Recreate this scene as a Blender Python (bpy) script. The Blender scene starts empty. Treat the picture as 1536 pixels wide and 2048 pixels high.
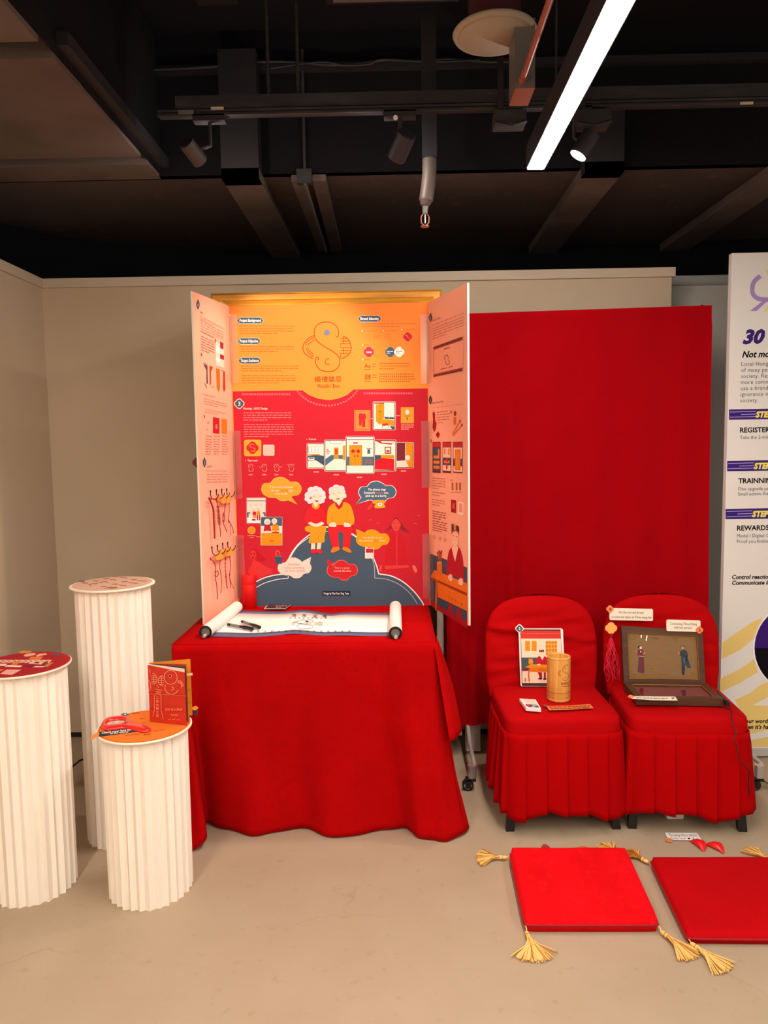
import bpy, bmesh, math, random
from mathutils import Vector, Matrix
R_ = random.Random(7)
sc = bpy.context.scene
C = sc.collection
# ------------------------------------------------------------------ camera
FPX, CX, CY, CAMH = 1500.0, 768.0, 1024.0, 1.5
YAW, PITCH, ROLL = 0.016577, 0.090189, 0.0145
fw = Vector((-math.sin(YAW)*math.cos(PITCH), math.cos(YAW)*math.cos(PITCH), -math.sin(PITCH)))
r0 = Vector((math.cos(YAW), math.sin(YAW), 0)); u0 = r0.cross(fw)
cr, sr = math.cos(ROLL), math.sin(ROLL)
rt = cr*r0 - sr*u0; up = cr*u0 + sr*r0
cam_data = bpy.data.cameras.new('camera'); cam = bpy.data.objects.new('camera', cam_data); C.objects.link(cam)
cam.matrix_world = Matrix(((rt.x, up.x, -fw.x, 0), (rt.y, up.y, -fw.y, 0), (rt.z, up.z, -fw.z, CAMH), (0, 0, 0, 1)))
cam_data.sensor_fit = 'VERTICAL'; cam_data.sensor_height = 24.0; cam_data.lens = 24.0*FPX/2048.0
cam_data.clip_start = 0.05; cam_data.clip_end = 100
sc.camera = cam
CAM = Vector((0, 0, CAMH))
# ------------------------------------------------------------------ world and exposure
wd = bpy.data.worlds.new('world'); sc.world = wd; wd.use_nodes = True
wd.node_tree.nodes['Background'].inputs[0].default_value = (1.0, 0.94, 0.88, 1)
wd.node_tree.nodes['Background'].inputs[1].default_value = 0.42
sc.view_settings.view_transform = 'Standard'; sc.view_settings.look = 'None'
sc.view_settings.gamma = 1; sc.view_settings.use_curve_mapping = False
sc.view_settings.exposure = 0.08
STRIP_VISIBLE = 85.0      # radiance of the linear lamp in view
STRIP_ROOM = 112.0         # radiance of the room's other linear lamps, behind the camera; left one added as fill
SPOT_W = 44.0             # track spotlights
WARM = (1.0, 0.80, 0.60)
NEUTRAL = (1.0, 0.96, 0.90)
# ------------------------------------------------------------------ pixel helpers (1536 x 2048 frame -> real planes)
def ray(px, py): return rt*((px-CX)/FPX) - up*((py-CY)/FPX) + fw
def PY(px, py, y):
    d = ray(px, py); return CAM + d*(y/d.y)
def PZ(px, py, z=0.0):
    d = ray(px, py); return CAM + d*((z-CAMH)/d.z)
def PX(px, py, x):
    d = ray(px, py); return CAM + d*(x/d.x)
def PP(px, py, p, n):
    d = ray(px, py); return CAM + d*((p-CAM).dot(n)/d.dot(n))
# ------------------------------------------------------------------ materials
def lin(h):
    if not isinstance(h, str): return tuple(h)+(1,) if len(h) == 3 else h
    v = [int(h[i:i+2], 16)/255 for i in (1, 3, 5)]
    return tuple(x/12.92 if x <= .04045 else ((x+.055)/1.055)**2.4 for x in v)+(1,)
MATS = {}
CRACK = []
def mat(name, col, rough=.6, metal=0, spec=.5, sheen=0, bump=None, var=None, emit=0, ecol=None, coat=0, wood=None, alpha=1, trans=0):
    if name in MATS: return MATS[name]
    m = bpy.data.materials.new(name); m.use_nodes = True
    nt = m.node_tree; b = nt.nodes['Principled BSDF']; L = nt.links.new
    c = lin(col); b.inputs['Base Color'].default_value = c
    b.inputs['Roughness'].default_value = rough; b.inputs['Metallic'].default_value = metal
    b.inputs['Specular IOR Level'].default_value = spec
    if sheen:
        b.inputs['Sheen Weight'].default_value = sheen; b.inputs['Sheen Roughness'].default_value = .4
        b.inputs['Sheen Tint'].default_value = tuple(min(1, x*1.0+.0) for x in c[:3])+(1,)
    if coat: b.inputs['Coat Weight'].default_value = coat; b.inputs['Coat Roughness'].default_value = .08
    if trans: b.inputs['Transmission Weight'].default_value = trans
    if alpha < 1: b.inputs['Alpha'].default_value = alpha
    if emit:
        b.inputs['Emission Color'].default_value = lin(ecol or col); b.inputs['Emission Strength'].default_value = emit
    tc = nt.nodes.new('ShaderNodeTexCoord')
    def noise(scale, detail=3, stretch=None):
        n = nt.nodes.new('ShaderNodeTexNoise'); n.inputs['Scale'].default_value = scale; n.inputs['Detail'].default_value = detail
        mp = nt.nodes.new('ShaderNodeMapping'); L(tc.outputs['Object'], mp.inputs[0]); L(mp.outputs[0], n.inputs['Vector'])
        if stretch: mp.inputs['Scale'].default_value = stretch
        return n
    if var:   # list of (scale, second colour, lo, hi[, stretch])
        prev = None
        for v in var:
            n = noise(v[0], 5, v[4] if len(v) > 4 else None)
            rp = nt.nodes.new('ShaderNodeMapRange'); rp.inputs[1].default_value = v[2]; rp.inputs[2].default_value = v[3]
            L(n.outputs[0], rp.inputs[0])
            mx = nt.nodes.new('ShaderNodeMix'); mx.data_type = 'RGBA'
            L(rp.outputs[0], mx.inputs[0])
            if prev: L(prev, mx.inputs[6])
            else: mx.inputs[6].default_value = c
            mx.inputs[7].default_value = lin(v[1]); prev = mx.outputs[2]
        L(prev, b.inputs['Base Color'])
    if bump:  # (scale, strength[, stretch])
        n = noise(bump[0], 4, bump[2] if len(bump) > 2 else None)
        bp = nt.nodes.new('ShaderNodeBump'); bp.inputs['Strength'].default_value = bump[1]; bp.inputs['Distance'].default_value = .01
        L(n.outputs[0], bp.inputs['Height']); L(bp.outputs[0], b.inputs['Normal'])
    MATS[name] = m; return m
_flat = {}
def ink(h):   # flat printed ink
    if h not in _flat: _flat[h] = mat('ink_'+h[1:], h, rough=.75, spec=.12)
    return _flat[h]
M_floor = mat('polished_concrete', '#AD9A83', rough=.5, spec=.3, var=[(1.1, '#A5917A', .3, .8), (5, '#B09D87', .4, .9), (26, '#9E8A74', .62, .8)], bump=(40, .05))
_nt = M_floor.node_tree; _b = _nt.nodes['Principled BSDF']; _lk = _b.inputs['Base Color'].links[0].from_socket
_tc = _nt.nodes.new('ShaderNodeTexCoord'); _nz = _nt.nodes.new('ShaderNodeTexNoise'); _nz.inputs['Scale'].default_value = 2.2; _nz.inputs['Detail'].default_value = 8
_ad = _nt.nodes.new('ShaderNodeMix'); _ad.data_type = 'VECTOR'; _ad.inputs[0].default_value = .35
_vo = _nt.nodes.new('ShaderNodeTexVoronoi'); _vo.feature = 'DISTANCE_TO_EDGE'; _vo.inputs['Scale'].default_value = 1.1
_mr = _nt.nodes.new('ShaderNodeMapRange'); _mr.inputs[1].default_value = .0006; _mr.inputs[2].default_value = .0022; _mr.inputs[3].default_value = .22; _mr.inputs[4].default_value = 0
_n2 = _nt.nodes.new('ShaderNodeTexNoise'); _n2.inputs['Scale'].default_value = 1.6; _m2 = _nt.nodes.new('ShaderNodeMapRange'); _m2.inputs[1].default_value = .48; _m2.inputs[2].default_value = .58
_mu = _nt.nodes.new('ShaderNodeMath'); _mu.operation = 'MULTIPLY'; _mx = _nt.nodes.new('ShaderNodeMix'); _mx.data_type = 'RGBA'; _mx.inputs[7].default_value = lin('#6E5C48')
_l = _nt.links.new; _l(_tc.outputs['Object'], _nz.inputs['Vector']); _l(_tc.outputs['Object'], _ad.inputs[4]); _l(_nz.outputs['Color'], _ad.inputs[5]); _l(_ad.outputs[1], _vo.inputs['Vector'])
_l(_tc.outputs['Object'], _n2.inputs['Vector']); _l(_n2.outputs[0], _m2.inputs[0]); _l(_vo.outputs['Distance'], _mr.inputs[0]); _l(_mr.outputs[0], _mu.inputs[0]); _l(_m2.outputs[0], _mu.inputs[1]); _l(_mu.outputs[0], _mx.inputs[0]); _l(_lk, _mx.inputs[6]); _l(_mx.outputs[2], _b.inputs['Base Color'])
M_wall = mat('partition_paint', '#CCB69C', rough=.85, spec=.2, var=[(1.3, '#C0AA8F', .4, .7), (6, '#C9B399', .55, .8)], bump=(160, .06))
M_wall2 = mat('partition_paint_pale', '#C9C4BC', rough=.8, spec=.2, bump=(160, .05))
M_cap = mat('partition_cap', '#CDBBA4', rough=.7)
M_capg = mat('metal_cap_grey', '#A9A7A6', rough=.4, metal=.4)
M_black = mat('black_ceiling_paint', '#0F0D12', rough=.9, spec=.2, var=[(3, '#151215', .45, .75)], bump=(12, .3))
M_soffit = mat('sooty_brown_plaster', '#544845', rough=.9, spec=.2, var=[(1.2, '#453A38', .35, .7), (14, '#5E504B', .6, .8)], bump=(30, .15))
M_soffit2 = mat('dusty_beam_face', '#6A5C56', rough=.85, spec=.2, var=[(3, '#5A4D48', .4, .7)], bump=(30, .15))
M_dark = mat('dark_metal', '#221F23', rough=.6, spec=.4, var=[(8, '#2B2628', .5, .75, (.4, 2, 2))])
M_dusty = mat('dusty_channel_metal', '#2C2829', rough=.7, var=[(9, '#45403F', .5, .8, (.5, 3, 3))])
M_spot = mat('spotlight_body', '#4A413B', rough=.6)
M_spotd = mat('spotlight_body_dark', '#2A2429', rough=.55)
M_copper = mat('salmon_metal', '#A5624F', rough=.45, metal=.3)
M_grey = mat('grey_metal', '#77706C', rough=.5, metal=.3)
M_hose = mat('dusty_hose', '#5C4E48', rough=.55, metal=.2)
M_speak = mat('speaker_cream', '#A59A86', rough=.8, bump=(300, .2))
M_redcan = mat('dark_red_can', '#4A1218', rough=.6)
M_velvet = mat('red_velvet', (.41, .0006, .0015), rough=.92, spec=.06, sheen=.15, var=[(5, (.48, .001, .002), .45, .75), (40, (.37, .0004, .001), .5, .8)], bump=(220, .12))
M_velvet_d = mat('deep_red_velvet', (.46, .0015, .004), rough=.88, spec=.08, sheen=.2, var=[(4, (.52, .002, .005), .45, .75)], bump=(220, .1))
M_drape = mat('red_backdrop_cloth', (.35, .0008, .004), rough=.95, spec=.05, sheen=.1, bump=(240, .1))
M_cover = mat('red_stretch_cover', (.42, .0006, .002), rough=.88, spec=.08, sheen=.08, bump=(260, .06))
M_skirt = mat('red_skirt_cloth', (.385, .0005, .0015), rough=.92, spec=.05, sheen=.06, bump=(240, .08))
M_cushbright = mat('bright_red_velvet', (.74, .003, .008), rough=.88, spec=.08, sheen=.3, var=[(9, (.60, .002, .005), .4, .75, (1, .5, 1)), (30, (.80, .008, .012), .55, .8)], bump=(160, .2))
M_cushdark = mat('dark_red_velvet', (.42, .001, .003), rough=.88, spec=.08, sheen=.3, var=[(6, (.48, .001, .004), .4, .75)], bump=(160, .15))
M_piping = mat('dark_red_piping', (.30, .002, .006), rough=.8)
M_gold = mat('gold_moulding', '#D89320', rough=.5, metal=.12, var=[(3, '#A86A10', .45, .7, (1, 1, 14)), (2, '#E0A838', .55, .8, (1, 1, 22))], bump=(40, .15))
M_goldthread = mat('gold_thread', '#F2CB78', rough=.5, sheen=.4)
M_goldthread2 = mat('bronze_thread', '#B4701F', rough=.5, sheen=.3)
M_cream = mat('cream_card', '#F2E6D4', rough=.75, spec=.2)
M_paper = mat('white_pleated_card', '#F2E8DC', rough=.8, spec=.2, var=[(6, '#F6EDE1', .45, .7, (1, 1, .3))])
M_white = mat('white_paper', '#F3ECE8', rough=.7, spec=.25)
M_edge = mat('foamboard_edge', '#F6E9D8', rough=.7)
M_blackp = mat('black_plastic', '#0C0B0C', rough=.35)
M_blackleg = mat('black_chair_leg', '#0D0C0D', rough=.4)
M_rubber = mat('rubber', '#141414', rough=.7)
M_chrome = mat('brushed_chrome', '#D0CCC8', rough=.25, metal=.7)
M_alu = mat('aluminium_tube', '#C6C2BC', rough=.35, metal=.35)
M_bamboo = mat('bamboo', '#E0A050', rough=.5, spec=.35, var=[(5, '#C98434', .4, .75, (12, 12, .5)), (30, '#EDB566', .5, .8, (6, 6, .3))])
M_bamboo_in = mat('bamboo_inside', '#B87B34', rough=.7)
M_bamburn = mat('burnt_line', '#7A4716', rough=.7)
M_walnut = mat('walnut_frame', '#4B2E1E', rough=.45, spec=.4, var=[(6, '#5C3A26', .4, .75, (1, 8, 8))])
M_picture = mat('brown_backing', '#86602E', rough=.55, spec=.4)
M_pinkback = mat('plum_backing', '#7A3E3C', rough=.5)
M_redplastic = mat('red_plastic', (.75, .012, .008), rough=.3, spec=.5, coat=.3)
M_can = mat('red_card_tube', (.80, .004, .004), rough=.55)
M_redwood = mat('red_lacquer', (.78, .01, .012), rough=.35, coat=.2)
M_mirror = mat('mirror_glass', '#D8D0C6', rough=.06, metal=1)
M_orange = mat('orange_card', '#E9862E', rough=.6)
M_amber = mat('amber_card', '#D98A12', rough=.6)
M_bookred = mat('booklet_red', '#C62A12', rough=.55)
M_redcord = mat('red_cord', (.32, .003, .006), rough=.7)
M_redthread = mat('crimson_thread', (.75, .01, .05), rough=.6)
M_hook = mat('hook_metal', '#2A160C', rough=.4, metal=.5)
M_cable = mat('cable_black', '#0B0A0A', rough=.5)
M_cableb = mat('cable_brown', '#2A0806', rough=.5)
def acrylic(name, tint, a, white=0.0):
    m = bpy.data.materials.new(name); m.use_nodes = True; nt = m.node_tree; nt.nodes.clear()
    o = nt.nodes.new('ShaderNodeOutputMaterial'); mx = nt.nodes.new('ShaderNodeMixShader'); mx.inputs[0].default_value = a
    t = nt.nodes.new('ShaderNodeBsdfTransparent'); t.inputs[0].default_value = lin(tint)
    g = nt.nodes.new('ShaderNodeBsdfGlossy'); g.inputs['Roughness'].default_value = .15
    d = nt.nodes.new('ShaderNodeBsdfDiffuse'); d.inputs[0].default_value = (.85, .8, .75, 1); m2 = nt.nodes.new('ShaderNodeMixShader'); m2.inputs[0].default_value = white
    nt.links.new(t.outputs[0], m2.inputs[1]); nt.links.new(d.outputs[0], m2.inputs[2])
    nt.links.new(m2.outputs[0], mx.inputs[1]); nt.links.new(g.outputs[0], mx.inputs[2]); nt.links.new(mx.outputs[0], o.inputs[0])
    return m
M_acr = acrylic('clear_acrylic', '#FFFCFA', .06, .025)
M_pane = acrylic('glazing_film', '#FFFFFF', .07); M_pane.node_tree.nodes['Glossy BSDF'].inputs['Roughness'].default_value = .03
# ------------------------------------------------------------------ object helpers
W = {}
def setp(o, parent):
    if parent is not None:
        o.parent = parent
        o.matrix_parent_inverse = W[parent.name].inverted()
def tag(o, label=None, cat=None, group=None, kind=None):
    if label: o['label'] = label
    if cat: o['category'] = cat
    if group: o['group'] = group
    if kind: o['kind'] = kind
    return o
def thing(name, label, cat, loc=(0, 0, 0), rz=0, group=None):
    o = bpy.data.objects.new(name, None); C.objects.link(o); o.empty_display_size = .05
    o.location = loc; o.rotation_euler = (0, 0, rz)
    W[o.name] = Matrix.Translation(loc) @ Matrix.Rotation(rz, 4, 'Z')
    return tag(o, label, cat, group)
class MB:
    """collects shapes (world coordinates) and links them as ONE mesh object"""
    def __init__(s): s.v = []; s.f = []; s.mi = []; s.sm = []; s.mats = []
    def m(s, mt):
        if mt not in s.mats: s.mats.append(mt)
        return s.mats.index(mt)
    def add(s, vs, fs, mt, smooth=False, M=None):
        b = len(s.v); k = s.m(mt)
        for p in vs:
            p = Vector(p); s.v.append(M @ p if M else p)
        for f in fs: s.f.append([b+i for i in f]); s.mi.append(k); s.sm.append(smooth)
        return s
    def grid(s, rows, mt, smooth=True, closed=False, M=None, flip=False):
        n = len(rows[0]); vs = [p for r in rows for p in r]; fs = []
        for i in range(len(rows)-1):
            for j in range(n if closed else n-1):
                a, b_, c, d = i*n+j, i*n+(j+1) % n, (i+1)*n+(j+1) % n, (i+1)*n+j
                fs.append((a, d, c, b_) if flip else (a, b_, c, d))
        return s.add(vs, fs, mt, smooth, M)
    def box(s, x0, x1, y0, y1, z0, z1, mt, M=None, bev=0):
        if bev <= 0:
            vs = [(x, y, z) for z in (z0, z1) for y in (y0, y1) for x in (x0, x1)]
            return s.add(vs, [(0, 2, 3, 1), (4, 5, 7, 6), (0, 1, 5, 4), (2, 6, 7, 3), (1, 3, 7, 5), (0, 4, 6, 2)], mt, False, M)
        bm = bmesh.new(); bmesh.ops.create_cube(bm, size=1)
        for v in bm.verts:
            v.co = Vector(((x0+x1)/2+v.co.x*(x1-x0), (y0+y1)/2+v.co.y*(y1-y0), (z0+z1)/2+v.co.z*(z1-z0)))
        bmesh.ops.bevel(bm, geom=list(bm.edges), offset=bev, segments=2, affect='EDGES', profile=.7)
        bm.verts.index_update()
        s.add([v.co.copy() for v in bm.verts], [[v.index for v in f.verts] for f in bm.faces], mt, False, M); bm.free(); return s
    def cyl(s, a, b, r0, r1, mt, n=16, caps=True, smooth=True):
        a = Vector(a); b = Vector(b); d = (b-a).normalized()
        t = d.orthogonal().normalized(); q = d.cross(t)
        ra = [a+(t*math.cos(2*math.pi*i/n)+q*math.sin(2*math.pi*i/n))*r0 for i in range(n)]
        rb = [b+(t*math.cos(2*math.pi*i/n)+q*math.sin(2*math.pi*i/n))*r1 for i in range(n)]
        s.add(ra+rb, [(i, (i+1) % n, n+(i+1) % n, n+i) for i in range(n)], mt, smooth)
        if caps: s.add(ra, [list(range(n))[::-1]], mt); s.add(rb, [list(range(n))], mt)
        return s
    def tube(s, pts, r, mt, n=6, closed=False):
        pts = [Vector(p) for p in pts]; rows = []; N = len(pts); pt = None
        for i, p in enumerate(pts):
            a = pts[(i-1) % N] if closed or i > 0 else p; b = pts[(i+1) % N] if closed or i < N-1 else p
            d = (b-a).normalized() if (b-a).length > 1e-9 else Vector((0, 0, 1))
            if pt is None: t = d.orthogonal().normalized()
            else:
                t = pt - d*pt.dot(d); t = t.normalized() if t.length > 1e-6 else d.orthogonal().normalized()
            pt = t; q = d.cross(t); rr = r[i] if isinstance(r, (list, tuple)) else r
            rows.append([p+(t*math.cos(2*math.pi*k/n)+q*math.sin(2*math.pi*k/n))*rr for k in range(n)])
        if closed: rows.append(rows[0])
        s.grid(rows, mt, True, True)
        if not closed: s.add(rows[0], [list(range(n))[::-1]], mt); s.add(rows[-1], [list(range(n))], mt)
        return s
    def lathe(s, c, prof, mt, n=32, sx=1, sy=1):
        c = Vector(c)
        rows = [[c+Vector((sx*r*math.cos(2*math.pi*i/n), sy*r*math.sin(2*math.pi*i/n), z)) for i in range(n)] for r, z in prof]
        return s.grid(rows, mt, True, True)
    def prism(s, outline, vec, mt, mt_side=None):
        """thin slab: outline (world points) extruded by vec; the outline side is the face"""
        o = [Vector(p) for p in outline]; n = len(o); v = Vector(vec)
        s.add(o, [list(range(n))], mt)
        s.add([p+v for p in o], [list(range(n))[::-1]], mt_side or mt)
        s.add(o+[p+v for p in o], [(i, n+i, n+(i+1) % n, (i+1) % n) for i in range(n)], mt_side or mt); return s
    def build(s, name, parent=None, fix=True):
        me = bpy.data.meshes.new(name); me.from_pydata([tuple(p) for p in s.v], [], s.f)
        for mt in s.mats: me.materials.append(mt)
        me.polygons.foreach_set('material_index', s.mi); me.polygons.foreach_set('use_smooth', s.sm)
        me.update()
        o = bpy.data.objects.new(name, me); C.objects.link(o)
        W[o.name] = Matrix.Identity(4)
        if name in STUFFY: o['kind'] = 'stuff'
        setp(o, parent); return o
STUFFY = ('header_text', 'panel_print', 'planning_print', 'brand_identity_print', 'print_detail', 'lettering', 'writing', 'red_field_print', 'cover_print', 'ink_drawing', 'burnt_emblem', 'ghost_figures_print', 'card_print')
def struct(mb, name): return tag(mb.build(name), kind='structure')
def catmull(pts, k=6, closed=False):
    P = [Vector(p) for p in pts]; n = len(P); out = []
    rng = range(n if closed else n-1)
    for i in rng:
        p0 = P[(i-1) % n] if closed or i > 0 else P[i]; p1 = P[i]; p2 = P[(i+1) % n]; p3 = P[(i+2) % n] if closed or i < n-2 else p2
        for j in range(k):
            t = j/k
            out.append(.5*((2*p1)+(p2-p0)*t+(2*p0-5*p1+4*p2-p3)*t*t+(3*p1-p0-3*p2+p3)*t**3))
    if not closed: out.append(P[-1])
    return out
# ------------------------------------------------------------------ flat print on real planes
_tc = {}
def textmesh(s, shear=0, bold=0, space=1):
    key = (s, shear, bold, space)
    if key not in _tc:
        cu = bpy.data.curves.new('t', 'FONT'); cu.body = s; cu.size = 1; cu.shear = shear; cu.offset = bold
        cu.space_character = space; cu.resolution_u = 2
        ob = bpy.data.objects.new('t', cu); me = bpy.data.meshes.new_from_object(ob)
        vs = [(v.co.x, v.co.y) for v in me.vertices]; fs = [list(p.vertices) for p in me.polygons]
        wd_ = (max(v[0] for v in vs)-min(v[0] for v in vs)) if vs else 1
        x0_ = min(v[0] for v in vs) if vs else 0
        vs = [(x-x0_, y) for x, y in vs]
        bpy.data.objects.remove(ob); bpy.data.curves.remove(cu); bpy.data.meshes.remove(me)
        _tc[key] = (vs, fs, wd_)
    return _tc[key]
class Art:
    def __init__(s, p, n, step=.0002, base=.0004, xf=None):
        s.k = 0; s.p = Vector(p); s.n = Vector(n).normalized(); s.step = step; s.base = base; s.xf = xf or (lambda x, y: (x, y)); s.mb = MB()
    def zoom(s, x0, y0, k): s.xf = lambda x, y: (x0+x*k, y0+y*k); return s
    def bump(s): s.k = min(s.k+.009, .95)
    def pt(s, x, y, lv):
        lv = lv+s.k
        x, y = s.xf(x, y); return PP(x, y, s.p+s.n*(s.base+s.step*lv), s.n)
    def poly(s, pts, col, lv=1, b=True):
        if b: s.bump()
        v = [s.pt(x, y, lv) for x, y in pts]
        nn = Vector((0, 0, 0))
        for i in range(len(v)): nn += v[i].cross(v[(i+1) % len(v)])
        f = list(range(len(v)))
        if nn.dot(s.n) < 0: f = f[::-1]
        s.mb.add(v, [f], col if not isinstance(col, str) else ink(col)); return s
    def rect(s, x0, y0, x1, y1, col, lv=1, sl=0): return s.poly([(x0, y0), (x1, y0+sl*(x1-x0)), (x1, y1+sl*(x1-x0)), (x0, y1)], col, lv)
    def rrect(s, x0, y0, x1, y1, r, col, lv=1, sl=0):
        pts = []
        for cx, cy, a in ((x1-r, y0+r, -90), (x1-r, y1-r, 0), (x0+r, y1-r, 90), (x0+r, y0+r, 180)):
            for k in range(5):
                t = math.radians(a+k*22.5); x = cx+r*math.cos(t); y = cy+r*math.sin(t); pts.append((x, y+sl*(x-x0)))
        return s.poly(pts, col, lv)
    def ell(s, cx, cy, rx, ry, col, lv=1, n=24): return s.poly([(cx+rx*math.cos(2*math.pi*i/n), cy+ry*math.sin(2*math.pi*i/n)) for i in range(n)], col, lv)
    def blob(s, pts, col, lv=1, k=5): return s.poly([(p.x, p.y) for p in catmull([(x, y, 0) for x, y in pts], k, True)], col, lv)
    def stroke(s, pts, w, col, lv=1, closed=False, smooth=0):
        if smooth: P = [(p.x, p.y) for p in catmull([(x, y, 0) for x, y in pts], smooth, closed)]
        else: P = list(pts)
        n = len(P); L, Rr = [], []
        for i in range(n):
            a = P[(i-1) % n] if closed or i > 0 else P[i]; b = P[(i+1) % n] if closed or i < n-1 else P[i]
            dx, dy = b[0]-a[0], b[1]-a[1]; l = math.hypot(dx, dy) or 1; nx, ny = -dy/l*w/2, dx/l*w/2
            L.append((P[i][0]+nx, P[i][1]+ny)); Rr.append((P[i][0]-nx, P[i][1]-ny))
        for i in range(n if closed else n-1):
            j = (i+1) % n; s.poly([L[i], L[j], Rr[j], Rr[i]], col, lv, i == 0)
        return s
    def arc(s, cx, cy, rx, ry, a0, a1, w, col, lv=1, n=20):
        return s.stroke([(cx+rx*math.cos(math.radians(a0+(a1-a0)*i/n)), cy+ry*math.sin(math.radians(a0+(a1-a0)*i/n))) for i in range(n+1)], w, col, lv)
    def text(s, t, x, y, h, col, lv=2, sl=0, width=None, shear=0, bold=0, al='l', space=1, sx=1):
        """baseline-left at x,y; h = em height in local units (cap height about .72 h)"""
        vs, fs, wd_ = textmesh(t, shear, bold, space)
        kx = (width/wd_) if width else h*sx
        s.bump()
        off = {'l': 0, 'c': -.5*kx*wd_, 'r': -kx*wd_}[al]
        v = []
        for a, b in vs:
            X = x+off+a*kx; v.append(s.pt(X, y-b*h+sl*(X-x), lv))
        s.mb.add(v, fs, col if not isinstance(col, str) else ink(col)); return s
    def para(s, x0, y0, x1, rows, dy, col, lv=1, sl=0, h=None, last=.5, wmin=6, wmax=22, gap=3, seed=None, indent=0):
        rr = random.Random(seed if seed is not None else int(x0*7+y0*13)); h = h or dy*.42
        for i in range(rows):
            x = x0+indent*i; e = x1+indent*i if i < rows-1 else x0+(x1-x0)*last; y = y0+i*dy
            while x < e-wmin*.5:
                w_ = min(rr.uniform(wmin, wmax), e-x); yy = y+sl*(x-x0)
                s.poly([(x, yy), (x+w_, yy+sl*w_), (x+w_, yy+h+sl*w_), (x, yy+h)], col, lv, x == x0 and i == 0); x += w_+gap
        return s
    def flower(s, cx, cy, r, col, lv=1, ry=None, n=32):
        ry = ry or r; pts = []
        for i in range(n):
            t = 2*math.pi*i/n; k = .80+.20*abs(math.cos(2*t))**.8
            pts.append((cx+r*k*math.cos(t), cy+ry*k*math.sin(t)))
        return s.poly(pts, col, lv)
    def build(s, name, parent=None): return s.mb.build(name, parent)
def marks(a, x0, y, n, gap, w, h, col, lv=2, seed=1, sl=0):
    rr = random.Random(seed)
    for i in range(n):
        x = x0+i*gap; yy = y+sl*(x-x0)
        for k in range(3): a.stroke([(x-w*rr.uniform(.3, .5), yy-h*.4+k*h*.4), (x+w*rr.uniform(.3, .5), yy-h*.4+k*h*.4+rr.uniform(-.1, .1)*h)], h*.13, col, lv)
        a.stroke([(x+w*rr.uniform(-.2, .2), yy-h*.5), (x+w*rr.uniform(-.3, .3), yy+h*.5)], w*.11, col, lv)
def flower_pts(c, ux, uy, r, n=32):
    out = []
    for i in range(n):
        t = 2*math.pi*i/n; k = .80+.20*abs(math.cos(2*t))**.8
        out.append(Vector(c)+Vector(ux)*(r*k*math.cos(t))+Vector(uy)*(r*k*math.sin(t)))
    return out
# ================================================================== THE SETTING
def quadbox(mb, x0, x1, y0, y1, z0, z1, mt): return mb.box(x0, x1, y0, y1, z0, z1, mt)
struct(MB().box(-5, 6, -3.5, 7, -.06, 0, M_floor), 'floor')
YW = 3.76; XL = -1.735; ZW = 2.335
struct(MB().box(XL-.08, 1.355, YW, YW+.07, .03, ZW-.045, M_wall), 'wall_back')
struct(MB().box(XL-.08, XL, -3.4, YW, .03, ZW-.045, M_wall), 'wall_left')
struct(MB().box(XL+.0, 1.37, YW-.012, YW+.075, ZW-.045, ZW, M_cap, bev=.004), 'trim_1')
struct(MB().box(XL-.08, XL+.012, -3.4, YW+.075, ZW-.0452, ZW-.0002, M_cap, bev=.004), 'trim_2')
YW2 = 3.95
struct(MB().box(1.2, 3.6, YW2, YW2+.07, .02, ZW-.05, M_wall2), 'wall_back_right')
struct(MB().box(1.2, 3.6, YW2-.01, YW2+.075, ZW-.05, ZW, M_capg, bev=.004), 'trim_3')
struct(MB().box(XL-.06, 1.34, YW+.01, YW+.06, 0, .03, M_dark), 'trim_4')
# black walls beyond the partitions, reached by the brown soffit
ZS = 2.69
edge = [(-60, 432), (0, 446), (90, 466), (200, 482), (330, 493), (450, 499), (620, 501), (900, 497), (1130, 489), (1340, 487), (1560, 474)]
eb = [PZ(x, y, ZS) for x, y in edge]
eb = [Vector((eb[0].x-1.6, eb[0].y-.5, 0))]+eb+[Vector((5.5, eb[-1].y, 0))]
mb = MB(); mb.grid([[Vector((p.x, p.y, z)) for p in eb] for z in (0.0, 3.3)], M_black, False); struct(mb, 'wall_black_far')
YS = PZ(700, 345, ZS).y
mb = MB()
mb.add([Vector((p.x, p.y+.01, ZS)) for p in eb]+[Vector((p.x, YS, ZS)) for p in eb],
       [(i, i+1, len(eb)+i+1, len(eb)+i) for i in range(len(eb)-1)], M_soffit)
struct(mb, 'ceiling_soffit')
struct(MB().box(-5, 6, -3.5, YS+.6, 3.28, 3.34, M_black), 'ceiling')
zt = PY(600, 132, YS).z
struct(MB().box(-3.2, 6, YS, YS+.04, ZS, 3.28, M_black), 'ceiling_bulkhead')
# ledge and dusty cable running along the bulkhead
mb = MB(); mb.box(-1.1, 6, YS-.03, YS, zt-.03, zt, M_dark); struct(mb, 'trim_5')
mb = MB()
pts = [PY(x, y, YS-.045) for x, y in ((300, 140), (420, 134), (520, 124), (600, 125), (660, 130), (720, 128), (770, 120), (840, 122), (900, 119), (980, 124), (1060, 122))]
mb.tube(catmull(pts, 5), .006, M_dusty)
pts = [PY(x, y, YS-.05) for x, y in ((540, 137), (640, 124), (690, 131), (740, 128), (765, 119), (860, 124), (960, 120))]
mb.tube(catmull(pts, 5), .004, M_dusty)
tag(mb.build('ceiling_cable'), 'dusty black cable sagging along the top of the dark bulkhead', 'cable')
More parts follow.
